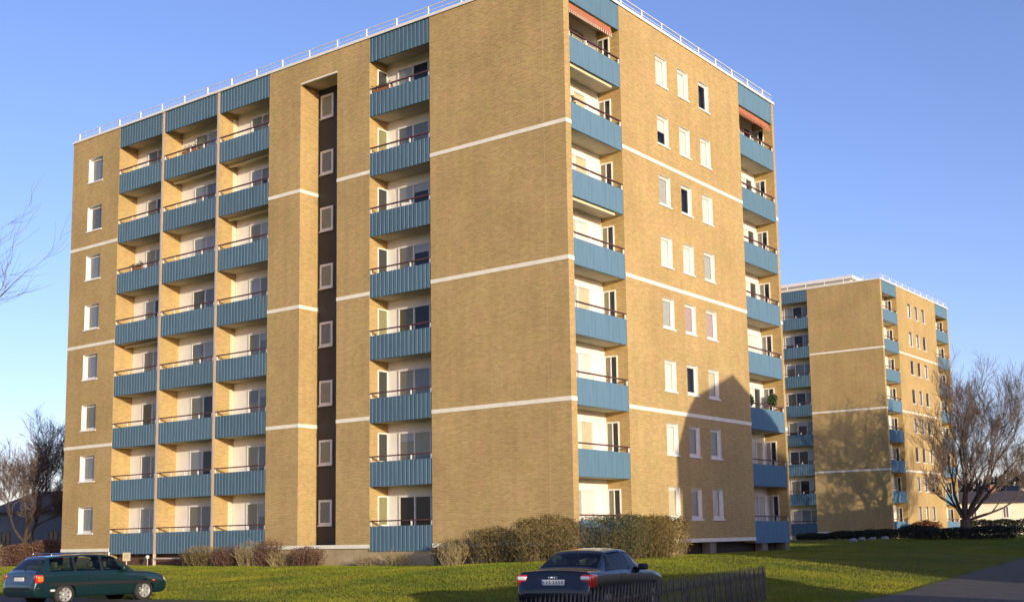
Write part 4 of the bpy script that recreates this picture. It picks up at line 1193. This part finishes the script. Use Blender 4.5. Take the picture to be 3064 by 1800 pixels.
for i in range(4):
    mb = MB(); c_ = -.066+.044*i
    mb.tube([(-2.215, c_+.028*math.cos(a), .858+.028*math.sin(a)) for a in np.linspace(0, 2*PI, 19)], .006, 5, cap=False); mb.build('badge_ring', CHROME, sed, smooth=True)
MB().tube([(.1, 0, 1.43), (-.15, 0, 1.62)], .006, 5).build('aerial', TRIM, sed)

# ------------------------------------------------------------------ grass blades on the lawns in view
def grass(n, region, hmin, hmax, wid, m):
    x = rng.uniform(region[0], region[1], n); y = rng.uniform(region[2], region[3], n)
    def inside(P, R_, x, y):
        L = np.interp(y, [p[1] for p in P], [p[0] for p in P]); Rr = np.interp(y, [p[1] for p in R_], [p[0] for p in R_]); return (x > L) & (x < Rr)
    keep = ~((x > UL+.05) & (x < -.05) & (y > .1) & (y < VE-.05))
    on_path = inside(PATH_L, PATH_R, x, y) & (y < 46)
    lot_y = np.interp(x, [-120, 7.2, 8.6, 9.4, 13.0, 13.4], [-14.7, -15, -13.6, -12.2, -12.2, -12.6])
    lot_x = np.interp(y, [-31, -26, -12.2], [13, 15.6, 13.0])
    on_lot = (y < lot_y) & (x < lot_x)
    keep &= ~on_path & ~on_lot
    x, y = x[keep], y[keep]; n = len(x)
    z = terr(x, y)-.01
    a = rng.random(n)*2*PI
    cl = .7+.6*(.5+.5*np.sin(x*1.7+2*np.sin(y*.9)))*(.5+.5*np.sin(y*2.1+1.3*np.sin(x*1.1)))
    h = rng.uniform(hmin, hmax, n)*cl
    lx, ly = rng.normal(0, .45, n)*h, rng.normal(0, .45, n)*h
    V = np.zeros((n*3, 3), np.float32)
    V[0::3] = np.stack([x-wid*np.cos(a), y-wid*np.sin(a), z], -1)
    V[1::3] = np.stack([x+wid*np.cos(a), y+wid*np.sin(a), z], -1)
    V[2::3] = np.stack([x+lx, y+ly, z+h], -1)
    return put('grass', fast_mesh('grass', V, n, 3, m), None, kind='stuff', label='short green winter grass of the lawn', category='grass')
def blade_mat():
    m = bpy.data.materials.new('grass_blade'); m.use_nodes = True
    nt = m.node_tree; N = nt.nodes.new; L = nt.links.new
    b = nt.nodes['Principled BSDF']; b.inputs['Roughness'].default_value = .7; b.inputs['Specular IOR Level'].default_value = .25
    tc = N('ShaderNodeTexCoord'); n1 = N('ShaderNodeTexNoise'); n1.inputs['Scale'].default_value = .3; n1.inputs['Detail'].default_value = 7; n1.inputs['Roughness'].default_value = .65
    L(tc.outputs['Object'], n1.inputs['Vector'])
    r = N('ShaderNodeValToRGB'); e = r.color_ramp.elements
    e[0].position = .34; e[0].color = (.12, .175, .012, 1); e[1].position = .68; e[1].color = (.29, .265, .022, 1)
    L(n1.outputs[0], r.inputs[0]); L(r.outputs[0], b.inputs['Base Color'])
    return m
BL = blade_mat()
grass(260000, (-36, 15, -15.5, 0.2), .03, .075, .010, BL)
grass(120000, (-.5, 16.5, -26, 24), .03, .075, .011, BL)
grass(90000, (-14, 14, 24, 66), .04, .09, .02, BL)
